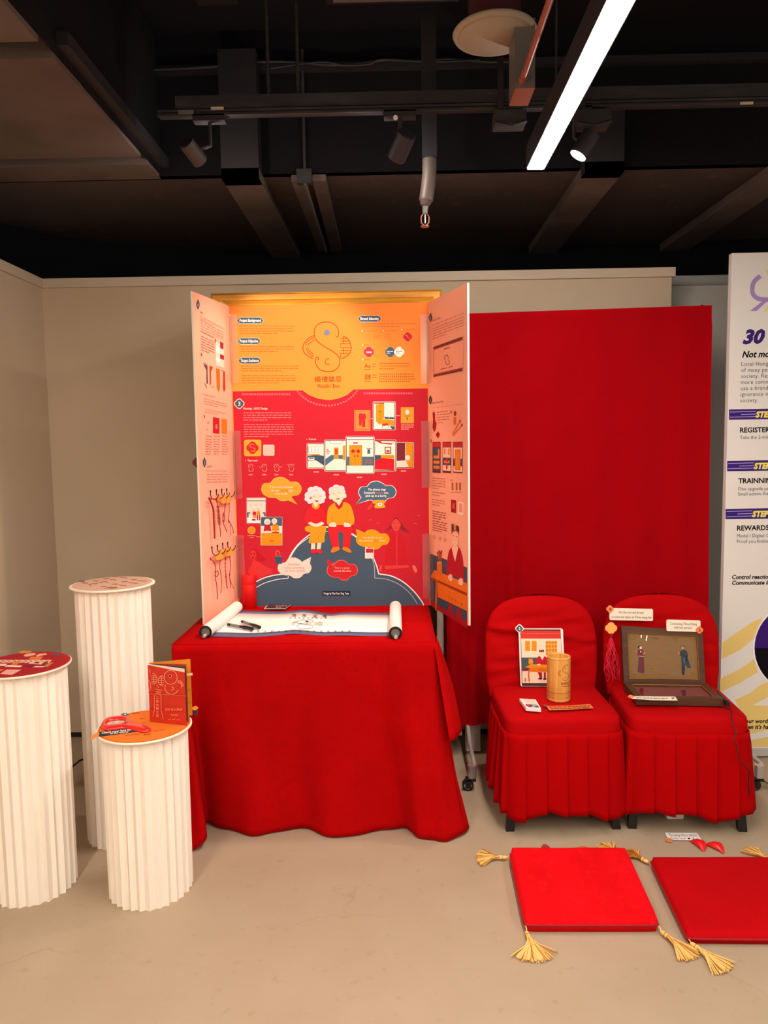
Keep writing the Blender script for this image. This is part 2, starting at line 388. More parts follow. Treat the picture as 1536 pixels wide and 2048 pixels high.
# beams under the soffit: bottom quads in pixels (front-left, front-right, back-right, back-left)
def beam(fl, fr, br, bl, topy, colx=None):
    zb = ZS-.045; q = [PZ(*p, zb) for p in (fl, fr, br, bl)]
    y0 = min(q[0].y, q[1].y); x0, x1 = (q[0].x+q[3].x)/2, (q[1].x+q[2].x)/2
    x0f, x1f = q[0].x, q[1].x
    yb = max(q[2].y, q[3].y)+.3
    mb = MB()
    b = [Vector((x0f, y0, zb)), Vector((x1f, y0, zb)), Vector((q[2].x, yb, zb)), Vector((q[3].x, yb, zb))]
    t = [Vector((p.x, p.y, ZS-.001)) for p in b]
    mb.add(b+t, [(3, 2, 1, 0), (0, 1, 5, 4), (1, 2, 6, 5), (2, 3, 7, 6), (3, 0, 4, 7)], M_soffit2)
    ztop = PY(fl[0], topy, y0).z
    mb.box(x0f, x1f, y0, YS, zb, min(3.279, ztop), M_dark)
    return mb, y0
for k, a in enumerate([((443, 358), (520, 360), (593, 502), (535, 502), 98), ((1170, 345), (1247, 345), (1130, 485), (1073, 485), 200), ((1540, 350), (1600, 352), (1395, 488), (1338, 488), 120)]):
    mb, _ = beam(*a); struct(mb, 'ceiling_beam')
# big plastered duct-beam on the left, running away from the camera, with a recess and a groove
XD = PZ(316, 350, ZS).x
def yd(py): return PZ(100, py, ZS).y
ys = [yd(-260), yd(78), yd(112), yd(316), yd(331)]
mb = MB()
mb.box(-4, XD, -3.4, ys[1], ZS-.006, 3.27, M_soffit2)
mb.box(-4, XD-.03, ys[1], ys[2], ZS+.12, 3.27, M_black)
mb.box(-4, XD, ys[2], PZ(100, 179, ZS).y, ZS-.006, 3.27, M_soffit2)
mb.box(-4, XD-.003, PZ(100, 179, ZS).y, ys[3], ZS-.002, 3.27, M_soffit2)
mb.box(-4, XD-.02, ys[3], ys[4], ZS+.04, 3.27, M_black)
mb.box(-4, XD, ys[4], YS+.02, ZS-.004, 3.27, M_soffit2)
mb.box(XD, XD+.012, -3.4, YS-.01, ZS+.012, 3.27, M_black)
mb.box(XD+.012, XD+.05, ys[2], YS-.01, ZS+.03, ZS+.07, M_dark)
struct(mb, 'ceiling_duct')
# ------------------------------------------------------------------ hardware under the ceiling
YT = 2.95
p0 = PY(350, 192, YT); p1 = PY(350, 218, YT)
rod_x = [PY(533, 100, YT).x, PY(593, 100, YT).x]
t = thing('metal_channel', 'long dusty dark metal channel hung on rods above the light track', 'channel', (1.4, YT, p1.z))
MB().box(PY(350, 200, YT).x, 4.2, YT-.0, YT+.05, p1.z, p0.z, M_dusty).build('channel_bar', t)
for x in rod_x+[2.4]:
    MB().cyl((x, YT+.02, p0.z), (x, YT+.02, 3.28), .007, .007, M_dusty, 8).build('hanging_rod', t)
t = thing('track_rail', 'long black lighting track carrying the spotlights', 'track', (1.4, YT, p1.z-.03))
zt0 = p1.z-.006; zt1 = PY(350, 238, YT).z
mb = MB(); xt0 = PY(316, 228, YT).x
mb.box(xt0, 4.2, YT-.005, YT+.035, zt1+.012, zt0, M_dark); mb.box(xt0, 4.2, YT-.012, YT-.004, zt0-.010, zt0-.002, M_dusty)
mb.box(xt0, 4.2, YT-.012, YT-.004, zt1+.006, zt1+.014, M_dusty); mb.build('rail', t)
a, b = PY(359, 224, YT), PY(389, 231, YT)
MB().box(a.x, b.x, YT-.018, YT-.012, b.z, a.z, M_grey).build('label_plate', t)
a, b = PY(424, 218, YT), PY(449, 222, YT)
MB().box(a.x, b.x, YT-.018, YT-.012, b.z, a.z, M_cap).build('label_plate', t)
a, b = PY(1477, 208, YT), PY(1502, 212, YT)
MB().box(a.x, b.x, YT-.018, YT-.0125, b.z, a.z, M_cap).build('label_plate', t)
def spot(px_top, px_bot, rpx, bodymat, label, lens_on, hub, aim, col, watts, size=48, tilt=(-.03, .035)):
    top = PY(*px_top, YT-.03+tilt[0]); bot = PY(*px_bot, YT-.03+tilt[1])
    t = thing('track_spotlight', label, 'spotlight', top, 0, 'spotlights on the track')
    r = rpx/FPX*YT
    mb = MB(); d = (bot-top).normalized()
    mb.cyl(top, bot, r, r*1.03, bodymat, 24); mb.cyl(top-d*.004, top, r*.8, r, M_dark, 24); mb.cyl(bot, bot+d*.004, r*1.03, r*.98, bodymat, 24, caps=False); mb.build('lamp_head', t)
    mb = MB(); mb.cyl(bot+d*.0005, bot+d*.003, r*.9, r*.9, mat('lamp_lens', '#FFF4E0', emit=14 if lens_on else 3, ecol='#FFE8C8') if lens_on else mat('lamp_lens_dim', '#C8A878', emit=2, ecol='#FFD9A8'), 24); mb.build('lens', t)
    h = PY(*hub, YT); mb = MB(); mb.box(h.x-.06, h.x+.06, YT-.012, YT+.03, zt1-.012, zt1+.012, M_spotd)
    mid = top.lerp(bot, .35)
    mb.tube([Vector((h.x, YT+.01, zt1-.01)), Vector((h.x, YT+.01, mid.z+.03)), mid+Vector((0, r*.9, 0))], .008, M_spotd); mb.build('mount', t)
    ld = bpy.data.lights.new('spot_light', 'SPOT'); ld.energy = watts; ld.color = col; ld.spot_size = math.radians(size); ld.spot_blend = .5; ld.shadow_soft_size = .02
    lo = bpy.data.objects.new('spot_light', ld); C.objects.link(lo); lo.location = bot+d*.03+Vector((0, -.02, 0))
    lo.rotation_euler = (Vector(aim)-lo.location).to_track_quat('-Z', 'Y').to_euler()
    l2 = bpy.data.lights.new('spot_spill', 'POINT'); l2.energy = 2.5; l2.color = (1, .95, .88); l2.shadow_soft_size = .012
    o2 = bpy.data.objects.new('spot_spill', l2); C.objects.link(o2); o2.location = bot+d*.025
    return t
spot((372, 285), (400, 322), 15, M_spot, 'brown cylinder spotlight on the track, leftmost, beside the big duct', False, (418, 240), (-.35, 3.43, 1.55), WARM, SPOT_W*.55, 60)
spot((814, 268), (793, 315), 18, M_spotd, 'dark cylinder spotlight on the track, the middle one left of the sprinkler', False, (800, 240), (-.75, 3.4, 1.2), WARM, SPOT_W*.75, 66)
spot((1182, 268), (1157, 310), 17, M_spotd, 'dark cylinder spotlight on the track with a glowing lens, right of the linear lamp', True, (1150, 240), (-.25, 2.75, .55), WARM, SPOT_W*.9, 62, (0, .0))
mb = MB(); h = PY(791, 236, YT-.02); mb.cyl(h, h+Vector((0, -.006, 0)), .0085, .0085, M_white, 16)
tag(mb.build('track_button'), 'small round white cap on the black light track', 'cap')
# linear lamp
zl = PY(1070, 339, 2.9).z; xl0 = PY(1055, 339, 2.9).x; xl1 = PY(1088, 339, 2.9).x
M_lamp = mat('lamp_diffuser', '#FFFFFF', emit=STRIP_VISIBLE, ecol='#FFF7EC')
M_lamp2 = mat('lamp_diffuser_room', '#FFFFFF', emit=STRIP_ROOM, ecol='#FFEFDC')
def linear_lamp(x0, x1, y0, y1, z, lm, label):
    t = thing('linear_lamp', label, 'lamp', ((x0+x1)/2, (y0+y1)/2, z))
    MB().box(x0-.004, x1+.004, y0, y1+.004, z+.004, z+.085, M_dark).build('housing', t)
    MB().box(x0+.001, x1-.001, y0+.003, y1, z, z+.006, lm).build('diffuser', t)
    for yy in (y0+.3, y1-.35): MB().cyl(((x0+x1)/2, yy, z+.085), ((x0+x1)/2, yy, 3.28), .003, .003, M_dusty, 6).build('suspension_wire', t)
linear_lamp(xl0, xl1, .2, 2.9, zl, M_lamp, 'long bright white linear lamp hanging under the dark ceiling')
for x, y0, y1 in ((-1.05, -2.4, 1.2), (.53, -2.9, -.4), (2.1, -2.2, 1.2)):  # left strip is an unseen lamp added to brighten the walls on that side
    linear_lamp(x, x+.06, y0, y1, zl, M_lamp2, 'long white linear lamp behind the viewer, ' + ('added on the left as fill' if x < 0 else 'in line with the lamp in view' if x < 1 else 'on the right'))
# round ceiling speaker with a red can
c = PZ(989, 73, 2.86); rr_ = 77/FPX*c.y*1.03
t = thing('ceiling_speaker', 'round cream ceiling speaker disc below a dark red can', 'speaker', c)
MB().lathe(c, [(0.001, -.004), (rr_*.86, -.002), (rr_*.865, .001), (rr_*.88, -.003), (rr_*.97, .002), (rr_, .01), (rr_*.97, .016), (.001, .018)], M_speak, 48).build('grille_disc', t)
MB().cyl(c+Vector((0, 0, .018)), c+Vector((0, 0, .12)), rr_*.62, rr_*.62, M_redcan, 32).build('can', t)
mb = MB(); a = c+Vector((-rr_*.72, 0, .01)); mb.tube([a, a+Vector((.01, 0, .04)), a+Vector((.03, 0, .05)), a+Vector((.02, .01, .42))], .004, M_grey); mb.build('hanger', t)
# square-ended hanger box with a salmon underside and pipe
YB = 2.6; a = PY(1030, 177, YB); b = PY(1070, 177, YB); zb = a.z; ztp = PY(1036, 100, YB).z
t = thing('hanger_box', 'grey box section with a salmon underside at the end of a copper pipe', 'box', (a.x, YB, zb))
mb = MB(); mb.box(a.x, b.x, YB, YB+.13, zb+.002, ztp+.1, M_grey); mb.box(a.x, b.x, YB, YB+.13, zb, zb+.002, M_copper); mb.build('box_section', t)
q = PY(1045, 158, YB-.01); mb = MB(); mb.cyl((q.x, YB, q.z), (q.x, .4, q.z), .0105, .0105, M_copper, 12); mb.cyl((q.x, YB, q.z), (q.x, YB-.03, q.z), .014, .014, M_copper, 12); mb.build('pipe', t)
# sprinkler on a flexible hose
ys_ = 3.1; top = PY(857, 0, ys_); a = PY(859, 318, ys_); b = PY(851, 412, ys_); e = PY(850, 428, ys_); f = PY(850, 457, ys_)
t = thing('sprinkler', 'silver flexible sprinkler drop ending in a small brass head', 'sprinkler', f)
MB().box(a.x-.028, a.x+.028, ys_-.028, ys_+.028, a.z, 3.28, M_dark).build('drop_pipe', t)
mb = MB(); pts = [a.lerp(b, i/40)+Vector((.004*math.sin(i*.09), 0, 0)) for i in range(41)]
mb.tube(pts, [(.027+.002*(i % 2)) if i < 36 else .027-.002*(i-35) for i in range(41)], M_hose, 14); mb.build('flexible_hose', t)
mb = MB(); mb.cyl(b, e, .013, .010, M_grey, 12)
for sx in (-1, 1): mb.tube([e+Vector((sx*.008, 0, 0)), e+Vector((sx*.016, 0, -.012)), e+Vector((sx*.015, 0, -.034)), e+Vector((sx*.004, 0, -.046))], .003, M_copper)
mb.cyl(e, e+Vector((0, 0, -.036)), .003, .003, M_chrome, 8); mb.cyl(f+Vector((0, 0, .010)), f+Vector((0, 0, .006)), .017, .017, M_copper, 16); mb.build('sprinkler_head', t)
# tray with a conduit under the soffit
zb = ZS-.03
t = thing('conduit_tray', 'brown metal tray with a thin conduit fixed under the soffit', 'tray', PZ(620, 340, zb))
for q4 in (((568, 326), (590, 322), (655, 502), (637, 502)), ((612, 322), (641, 322), (683, 502), (662, 502))):
    v = [PZ(x, y, zb) for x, y in q4]; v = [Vector((p.x, max(p.y, YS+.01) if i < 2 else p.y, zb)) for i, p in enumerate(v)]
    mb = MB(); mb.prism(v, (0, 0, .028), M_soffit2); mb.build('tray_side', t)
v0, v1 = PZ(594, 322, zb-.02), PZ(652, 505, zb-.02)
MB().cyl((v0.x, YS-.02, zb-.016), v1+Vector((0, 0, .004)), .008, .008, M_grey, 10).build('conduit', t)
MB().box(v0.x-.035, v0.x+.03, YS-.03, YS, zb-.02, zb+.04, M_dusty).build('bracket', t)
MB().cyl((v0.x, YS-.015, zb+.02), (v0.x, YS-.015, 3.2), .007, .007, M_dusty, 8).build('rod', t)
# light grey panels high under the ceiling
a = PZ(652, 16, 3.1); b = PZ(915, 16, 3.1)
t = thing('ceiling_panel', 'pale grey panel hung under the black ceiling at the top edge', 'panel', (a.x, a.y, 3.1))
MB().box(a.x, b.x, a.y-.5, a.y, 3.11, 3.15, M_dark).build('panel_frame', t); MB().box(a.x+.03, b.x, a.y-.48, a.y-.03, 3.10, 3.112, M_grey).build('panel_face', t)
a = PZ(397, 12, 3.15); b = PZ(478, 12, 3.15)
tag(MB().box(a.x, b.x, a.y-.2, a.y, 3.15, 3.19, M_dark).build('ceiling_box'), 'small dark box under the black ceiling left of the grey panel', 'box')
# clamps where the channel passes the linear lamp
for (x0, x1) in ((988, 1050), (1150, 1218)):
    a, b = PY(x0, 226, YT), PY(x1, 252, YT)
    mb = MB(); mb.box(a.x, b.x, YT-.03, YT+.05, b.z, a.z, M_dusty); mb.box(a.x+.01, a.x+.03, YT-.035, YT-.02, a.z, a.z+.2, M_dark)
    mb.tube([Vector((a.x, YT-.035, b.z)), Vector(((a.x+b.x)/2, YT-.04, b.z-.014)), Vector((b.x, YT-.035, b.z+.004))], .006, M_dusty)
    tag(mb.build('channel_clamp'), 'dusty clamp plate on the channel just %s the linear lamp' % ('left of' if x0 < 1000 else 'right of'), 'clamp')
# ================================================================== EXHIBITION BOARD
YBD = 3.43; TT = .752
NB = Vector((0, -1, 0))
ztop = PY(455, 612, YBD).z
xL = (PY(455, 613, YBD).x+PY(480, 1205, YBD).x)/2; xR = (PY(851, 612, YBD).x+PY(866, 1200, YBD).x)/2
board = thing('exhibition_board', 'three-panel wedding exhibition board, orange over red, open on the red table', 'display board', ((xL+xR)/2, YBD, TT))
M_org = mat('orange_print', '#F08A28', rough=.7, spec=.15)
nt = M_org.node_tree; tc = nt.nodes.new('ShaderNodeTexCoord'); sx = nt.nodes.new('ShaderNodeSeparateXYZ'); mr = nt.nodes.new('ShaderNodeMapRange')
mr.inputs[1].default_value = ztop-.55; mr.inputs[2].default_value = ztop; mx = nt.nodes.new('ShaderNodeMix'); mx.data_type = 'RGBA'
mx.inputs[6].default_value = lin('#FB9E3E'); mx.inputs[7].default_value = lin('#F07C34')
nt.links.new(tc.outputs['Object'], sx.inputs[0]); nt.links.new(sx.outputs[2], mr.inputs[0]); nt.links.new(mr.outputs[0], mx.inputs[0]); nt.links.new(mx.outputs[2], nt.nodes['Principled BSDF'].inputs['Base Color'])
RED = '#C42434'; SLATE = '#3E5669'; PINK = '#F7CFC4'; CREAM = '#F8E8DC'; BR = '#A83A18'; ORG = '#F2921E'; DK = '#2E2A33'; WH = '#FBF4F0'
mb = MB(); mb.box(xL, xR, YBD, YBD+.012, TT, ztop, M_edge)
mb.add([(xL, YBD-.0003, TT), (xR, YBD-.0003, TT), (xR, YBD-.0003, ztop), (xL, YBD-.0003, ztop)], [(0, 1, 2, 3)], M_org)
cp = mb.build('centre_panel', board)
A = lambda: Art((0, YBD, 0), NB)
# red lower field
a = A(); zr = PY(650, 780, YBD).z; e = .0006
a.mb.add([(xL+.004, YBD-e, TT), (xR-.004, YBD-e, TT), (xR-.004, YBD-e, zr), (xL+.004, YBD-e, zr)], [(0, 1, 2, 3)], ink(RED))
a.zoom(440, 600, .2734)
a.poly([(596, 656), (650, 695), (720, 722), (800, 733), (870, 720), (930, 695), (980, 652)], M_org, 1)
for i in range(20):
    for x0 in (165, 1058):
        x = x0+i*18; y = 690 if x0 < 900 else 683
        a.rect(x-6, y-6, x+6, y+6, '#E98088', 2); a.rect(x-3, y-3, x+3, y+3, RED, 3)
for i in range(24):
    t = math.radians(150-120*i/23); x = 785+250*math.cos(t); y = 560+213*math.sin(t)
    a.rect(x-6, y-6, x+6, y+6, '#E98088', 2); a.rect(x-3, y-3, x+3, y+3, RED, 3)
a.build('red_field_print', cp)
# header: titles
a = A().zoom(440, 600, .2734)
for (x0, x1, y, t) in ((124, 318, 150, 'Project Background'), (128, 296, 301, 'Project Objective'), (134, 300, 443, 'Target Audience'), (1010, 1180, 137, 'Brand Identity')):
    h = 22
    def pill(dx, lv, col): a.poly([(x0-dx, y), (x0+16, y-h+4-dx*.6), (x0+28, y-h-dx), (x1-28, y-h-dx), (x1-16, y-h+4-dx*.6), (x1+dx, y), (x1-16, y+h-4+dx*.6), (x1-28, y+h+dx), (x0+28, y+h+dx), (x0+16, y+h-4+dx*.6)], col, lv)
    pill(3, 2, PINK); pill(0, 3, SLATE); a.text(t, (x0+x1)/2, y+9, 30, WH, 4, width=(x1-x0)*.80, al='c', bold=.015)
for (x0, x1, y, n) in ((145, 545, 188, 4), (150, 540, 338, 3), (158, 575, 480, 3), (160, 560, 550, 4), (1038, 1440, 172, 2)):
    a.para(x0, y, x1, n, 18, '#CC6830', 2, h=5, wmin=14, wmax=46, gap=7, last=.7)
a.build('header_text', cp)
def swirl(a, col, w, lv=3, eye='#5878B8'):
    a.stroke([(848, 272), (865, 262), (868, 235), (855, 195), (820, 168), (775, 160), (725, 172), (695, 205), (690, 250), (700, 285), (740, 325), (800, 360), (850, 395), (875, 430), (870, 480), (835, 515), (785, 523), (735, 510), (705, 475), (698, 440), (705, 418), (722, 425), (715, 440)], w, col, lv, smooth=5)
    a.stroke([(690, 258), (640, 285), (608, 335), (620, 390), (680, 428)], w, col, lv, smooth=5)
    for p in (((690, 275), (645, 298), (627, 333)), ((690, 292), (655, 315), (643, 335)), ((630, 347), (648, 388), (685, 412)), ((643, 350), (655, 375), (685, 398))): a.stroke(p, w*.8, col, lv, smooth=4)
    a.stroke([(900, 262), (940, 290), (960, 345), (945, 395), (890, 430)], w, col, lv, smooth=5)
    for p in (((903, 268), (903, 320)), ((880, 280), (935, 280)), ((885, 300), (946, 300)), ((880, 320), (955, 320)), ((880, 320), (880, 346), (957, 347)), ((903, 350), (903, 390)), ((885, 368), (950, 370)), ((880, 390), (945, 390)), ((885, 390), (882, 425))): a.stroke(p, w*.8, col, lv)
    if eye: a.ell(782, 238, 21, 22, '#B06040', lv); a.ell(782, 238, 17, 18, eye, lv+1)
    else: a.ell(782, 238, 14, 15, col, lv)
    a.arc(790, 450, 21, 21, 50, 300, w*.9, col, lv)
a = A().zoom(440, 600, .2734); swirl(a, BR, 5)
a.text('婚禮禁忌', 790, 596, 46, BR, 3, al='c', width=200)
a.text("Weddin' Boo", 792, 642, 40, BR, 3, al='c', width=164)
a.build('swirl_emblem_print', cp)
a = A().zoom(440, 600, .2734)
for x, y, t in ((1040, 226, 'l'), (1195, 224, 'l'), (1330, 217, 'l'), (1042, 330, 's'), (1045, 436, 's')):
    a.ell(x, y, 4, 4, WH, 2); a.para(x+10, y-4, x+(100 if t == 'l' else 50), 1, 10, '#E07030', 2, h=7, last=1)
for cx, cy in ((1082, 270), (1235, 272)):
    a.arc(cx, cy-8, 14, 12, 120, 380, 2.5, '#C86428', 2); a.arc(cx, cy+10, 14, 12, -60, 200, 2.5, '#C86428', 2); a.arc(cx-8, cy, 20, 18, 120, 240, 2, '#C86428', 2)
a.para(1120, 260, 1172, 2, 14, '#C86428', 2, h=6, last=.8)
a.flower(1373, 269, 33, '#C8283C', 2); a.stroke([(1355, 258), (1370, 262), (1376, 276), (1390, 282)], 4, '#F09040', 3, smooth=3)
a.flower(1089, 380, 38, '#D8304A', 2); a.text('TABOO', 1089, 388, 16, WH, 3, al='c', width=44, bold=.02)
for r_ in (1,): a.stroke([(1152+33*math.cos(t*.2618)*(.8+.2*abs(math.cos(2*t*.2618))), 380+36*math.sin(t*.2618)*(.8+.2*abs(math.cos(2*t*.2618)))) for t in range(24)], 2.5, '#D87030', 2, closed=True)
a.flower(1246, 380, 38, '#46647C', 2); a.para(1222, 374, 1270, 2, 12, WH, 3, h=5); a.flower(1311, 380, 38, '#FBEFE8', 3); a.para(1288, 374, 1336, 2, 12, '#E05048', 4, h=5)
a.text('Aa', 1056, 496, 44, BR, 3, width=46); a.rect(1056, 506, 1102, 509, BR, 2); a.text('婚禮', 1058, 580, 44, BR, 3, width=44); a.rect(1056, 594, 1100, 600, '#C86428', 2)
a.para(1115, 465, 1142, 2, 18, '#C86428', 2, h=7, last=.9); a.para(1115, 545, 1150, 2, 18, '#C86428', 2, h=7, last=.9)
a.para(1165, 460, 1385, 3, 20, '#C86428', 2, h=6, wmin=10, wmax=16, gap=3); a.para(1165, 538, 1425, 4, 18, '#B85A26', 2, h=9, wmin=7, wmax=9, gap=7, last=.85)
a.build('brand_identity_print', cp)
# planning column
a = A().zoom(460, 780, .2604)
a.flower(71, 105, 40, PINK, 2); a.flower(71, 105, 33, SLATE, 3); a.text('3', 71, 120, 44, WH, 4, al='c', bold=.02)
a.text('Planning - UIUX Design', 102, 150, 24, '#F8C8C0', 3, width=186, bold=.02)
for (x0, x1, y, n) in ((103, 470, 172, 4), (107, 488, 262, 6)): a.para(x0, y, x1, n, 18.5, '#E0787A', 2, h=6.5, wmin=14, wmax=44, gap=6, last=.5)
a.rrect(108, 382, 240, 508, 16, '#F6A836', 2); a.flower(173, 444, 48, '#CC2434', 3); a.arc(170, 428, 17, 14, 90, 330, 4, '#F6A836', 4); a.arc(176, 458, 17, 14, -90, 150, 4, '#F6A836', 4)
a.rrect(255, 420, 341, 504, 9, '#F5D2C8', 2); a.rrect(262, 427, 334, 497, 5, '#EDBDB2', 3)
a.ell(120, 541, 3, 3, WH, 2); a.text('Team-mood', 135, 548, 22, '#F8C8C0', 3, width=76, bold=.02)
for cx in (158, 262, 356, 468):
    a.arc(cx, 585, 17, 15, 120, 370, 3.5, '#F29C90', 3); a.arc(cx+4, 610, 17, 15, -60, 200, 3.5, '#F29C90', 3); a.ell(cx, 585, 4, 4, '#F29C90', 3); a.rect(cx-14, 645, cx+16, 656, '#E9837F', 2)
for p in (((222, 590), (240, 596)), ((378, 590), (402, 592)), ((145, 625), (160, 622)), ((448, 575), (440, 570)), ((488, 575), (496, 568))): a.stroke(p, 3, '#F29C90', 3)
a.build('planning_print', cp)
# scenes of the rooms
def frame(a, x0, y0, x1, y1, lv, fill=CREAM, r=8):
    a.rrect(x0-7, y0-7, x1+7, y1+7, r+3, '#F4C4B8', lv); a.rrect(x0-3, y0-3, x1+3, y1+3, r, DK, lv+1); a.rrect(x0+2, y0+2, x1-2, y1-2, 3, fill, lv+2)
a = A().zoom(460, 780, .2604)
a.rrect(954, 155, 1078, 315, 4, '#F08848', 2); a.rrect(962, 163, 1070, 307, 3, '#E05A38', 3); a.rrect(966, 167, 1066, 303, 3, '#EE8A44', 4)
a.poly([(985, 215), (992, 182), (1008, 178), (1022, 184), (1040, 180), (1047, 215), (1038, 220), (1038, 285), (1016, 285), (1014, 225), (1010, 272), (990, 272), (992, 218)], '#C42A34', 5)
a.stroke([(1078, 222), (1106, 214)], 3, PINK, 2); a.stroke([(1270, 198), (1306, 198)], 3, PINK, 2)
frame(a, 1104, 94, 1266, 302, 2); a.poly([(1120, 112), (1150, 108), (1184, 98), (1184, 212), (1150, 268), (1120, 240)], ORG, 5); a.rect(1108, 98, 1185, 106, '#B83038', 6)
a.stroke([(1152, 110), (1152, 262)], 2, BR, 6); a.ell(1147, 168, 4, 4, DK, 6); a.ell(1160, 168, 4, 4, DK, 6)
a.poly([(1184, 205), (1262, 210), (1262, 225), (1190, 222)], SLATE, 5); a.ell(1224, 190, 14, 22, '#C8C4D0', 5); a.ell(1224, 190, 10, 18, '#F4EEF4', 6)
a.poly([(1160, 222), (1262, 232), (1262, 276), (1160, 262)], ORG, 6); a.poly([(1165, 262), (1210, 255), (1218, 270), (1172, 276)], '#C03030', 7); a.stroke([(1172, 276), (1165, 292)], 4, BR, 6); a.stroke([(1212, 272), (1220, 290)], 4, BR, 6); a.poly([(1225, 275), (1262, 280), (1262, 302), (1245, 300)], SLATE, 6)
a.rrect(1312, 132, 1412, 256, 3, '#F0A038', 2); a.ell(1362, 170, 14, 18, CREAM, 3); a.rect(1340, 198, 1386, 202, '#B06828', 3); a.rect(1357, 210, 1366, 230, '#8A5A30', 3)
a.para(1314, 264, 1412, 3, 16, '#F29C90', 2, h=8, wmin=10, wmax=30, last=.6)
a.build('dressing_scene_print', cp)
a = A().zoom(460, 780, .2604)
a.ell(590, 378, 3, 3, WH, 2); a.text('Scenes', 606, 384, 22, '#F8C8C0', 3, width=56, bold=.02)
frame(a, 596, 414, 722, 598, 2); a.rect(600, 434, 604, 480, DK, 5)
for x in (602, 628, 654): a.rect(x, 434, x+23, 478, '#8C8A92', 5); a.rect(x+2, 436, x+21, 476, WH, 6)
a.poly([(598, 505), (660, 498), (720, 505), (720, 580), (660, 540), (598, 545)], SLATE, 5); a.rect(600, 518, 648, 538, WH, 6); a.rect(606, 520, 642, 530, '#507088', 7); a.rect(600, 492, 690, 500, ORG, 6)
a.build('room_scene_print', cp); a = A().zoom(460, 780, .2604)
frame(a, 730, 388, 890, 620, 5); a.poly([(762, 390), (868, 390), (855, 410), (775, 410)], '#F6F2F2', 8); a.stroke([(762, 390), (775, 410), (855, 410), (868, 390)], 3, '#6A5A60', 9)
a.poly([(733, 530), (775, 500), (885, 500), (885, 530), (800, 530), (733, 582)], '#46708A', 8); a.rect(798, 442, 834, 530, ORG, 9); a.rect(806, 452, 826, 492, '#C8402C', 10); a.poly([(866, 430), (886, 425), (886, 540), (866, 535)], ORG, 9)
for i in range(5): a.ell(745+8*(i % 3), 460+14*(i//2), 5, 5, '#D05040', 9)
a.build('room_scene_print', cp); a = A().zoom(460, 780, .2604)
frame(a, 1112, 388, 1272, 618, 5); a.poly([(1115, 390), (1272, 390), (1240, 420), (1160, 412)], '#C03038', 8); a.poly([(1160, 392), (1262, 392), (1250, 410), (1165, 404)], '#F2D8D0', 9)
a.rect(1114, 500, 1160, 545, SLATE, 8); a.rect(1188, 436, 1238, 490, '#5A3030', 9); a.rect(1195, 443, 1231, 483, '#F2E0D0', 10); a.ell(1213, 470, 14, 10, '#D84030', 11); a.rect(1160, 500, 1262, 525, ORG, 9); a.poly([(1114, 545), (1165, 522), (1262, 530), (1262, 616), (1114, 610)], '#D4202C', 10); a.stroke([(1130, 560), (1250, 552)], 3, '#A01420', 11)
a.build('room_scene_print', cp); a = A().zoom(460, 780, .2604)
frame(a, 1285, 408, 1406, 594, 2); a.rect(1280, 410, 1345, 545, '#7A2A3A', 5); a.rect(1348, 408, 1404, 592, ORG, 5); a.poly([(1280, 545), (1350, 540), (1372, 590), (1280, 592)], '#F2D8D0', 6); a.ell(1365, 520, 18, 20, '#F6E2DC', 7)
a.build('room_scene_print', cp); a = A().zoom(460, 780, .2604)
frame(a, 894, 360, 1104, 638, 9, r=12); a.rect(898, 364, 1100, 384, WH, 12); a.rect(897, 378, 1102, 384, '#C03038', 13)
a.rect(897, 512, 1102, 580, '#46708A', 12); a.rect(916, 424, 1014, 580, '#B86A20', 13); a.rect(920, 430, 1010, 580, ORG, 14); a.rect(963, 430, 966, 580, '#C87A20', 15)
for x in (945, 985): a.poly([(x, 452), (x+18, 470), (x, 488), (x-18, 470)], '#C42A2A', 15); a.ell(x-3 if x > 960 else x+12, 508, 5, 8, '#8A2A1A', 15)
a.rect(945, 402, 982, 412, '#A82A38', 13); a.rect(1048, 445, 1088, 449, '#4A4048', 13); a.rect(1055, 455, 1076, 490, '#46607A', 13)
a.rect(1038, 534, 1084, 541, '#C05030', 13); a.rect(1044, 556, 1080, 562, '#C05030', 13); a.rect(1040, 534, 1046, 576, '#C05030', 13); a.rect(1078, 534, 1084, 576, '#C05030', 13)
for x, y in ((662, 628), (816, 650), (994, 670), (1182, 646), (1332, 622)): a.rect(x-20, y-4, x+20, y+6, '#EE9A92', 2)
a.build('room_scene_print', cp)
# blue hill
a = A().zoom(460, 940, .2604)
cm = lambda P: [(p.x, p.y) for p in catmull([(x, y, 0) for x, y in P], 6)]
hl = cm([(150, 890), (240, 838), (330, 810), (424, 798)])+cm([(424, 790), (440, 710), (500, 600), (600, 505), (700, 460), (790, 452), (880, 462), (980, 520), (1070, 620), (1120, 720), (1143, 798)])+cm([(1150, 799), (1240, 815), (1330, 860), (1410, 930), (1470, 1005), (1490, 1046)])
a.poly([(150, 1046)]+hl, '#47596C', 2)
a.stroke(hl, 8, WH, 3)
a.stroke(cm([(150, 940), (240, 880), (330, 848), (400, 835), (446, 832)])+[(447, 814)], 5, WH, 3); a.stroke(cm([(462, 690), (478, 645), (530, 575), (610, 515)]), 5, WH, 3)
a.stroke(cm([(900, 480), (970, 520), (1060, 620), (1105, 720), (1112, 830)])+cm([(1114, 830), (1200, 838), (1300, 880), (1380, 945), (1440, 1030)]), 4, '#C8C4CC', 3)
a.rect(710, 928, 924, 966, '#1E3040', 4); a.text('Design by Wan Yuen Ting, Tania', 817, 956, 24, WH, 5, al='c', width=192, bold=.01)
a.build('blue_hill_print', cp)
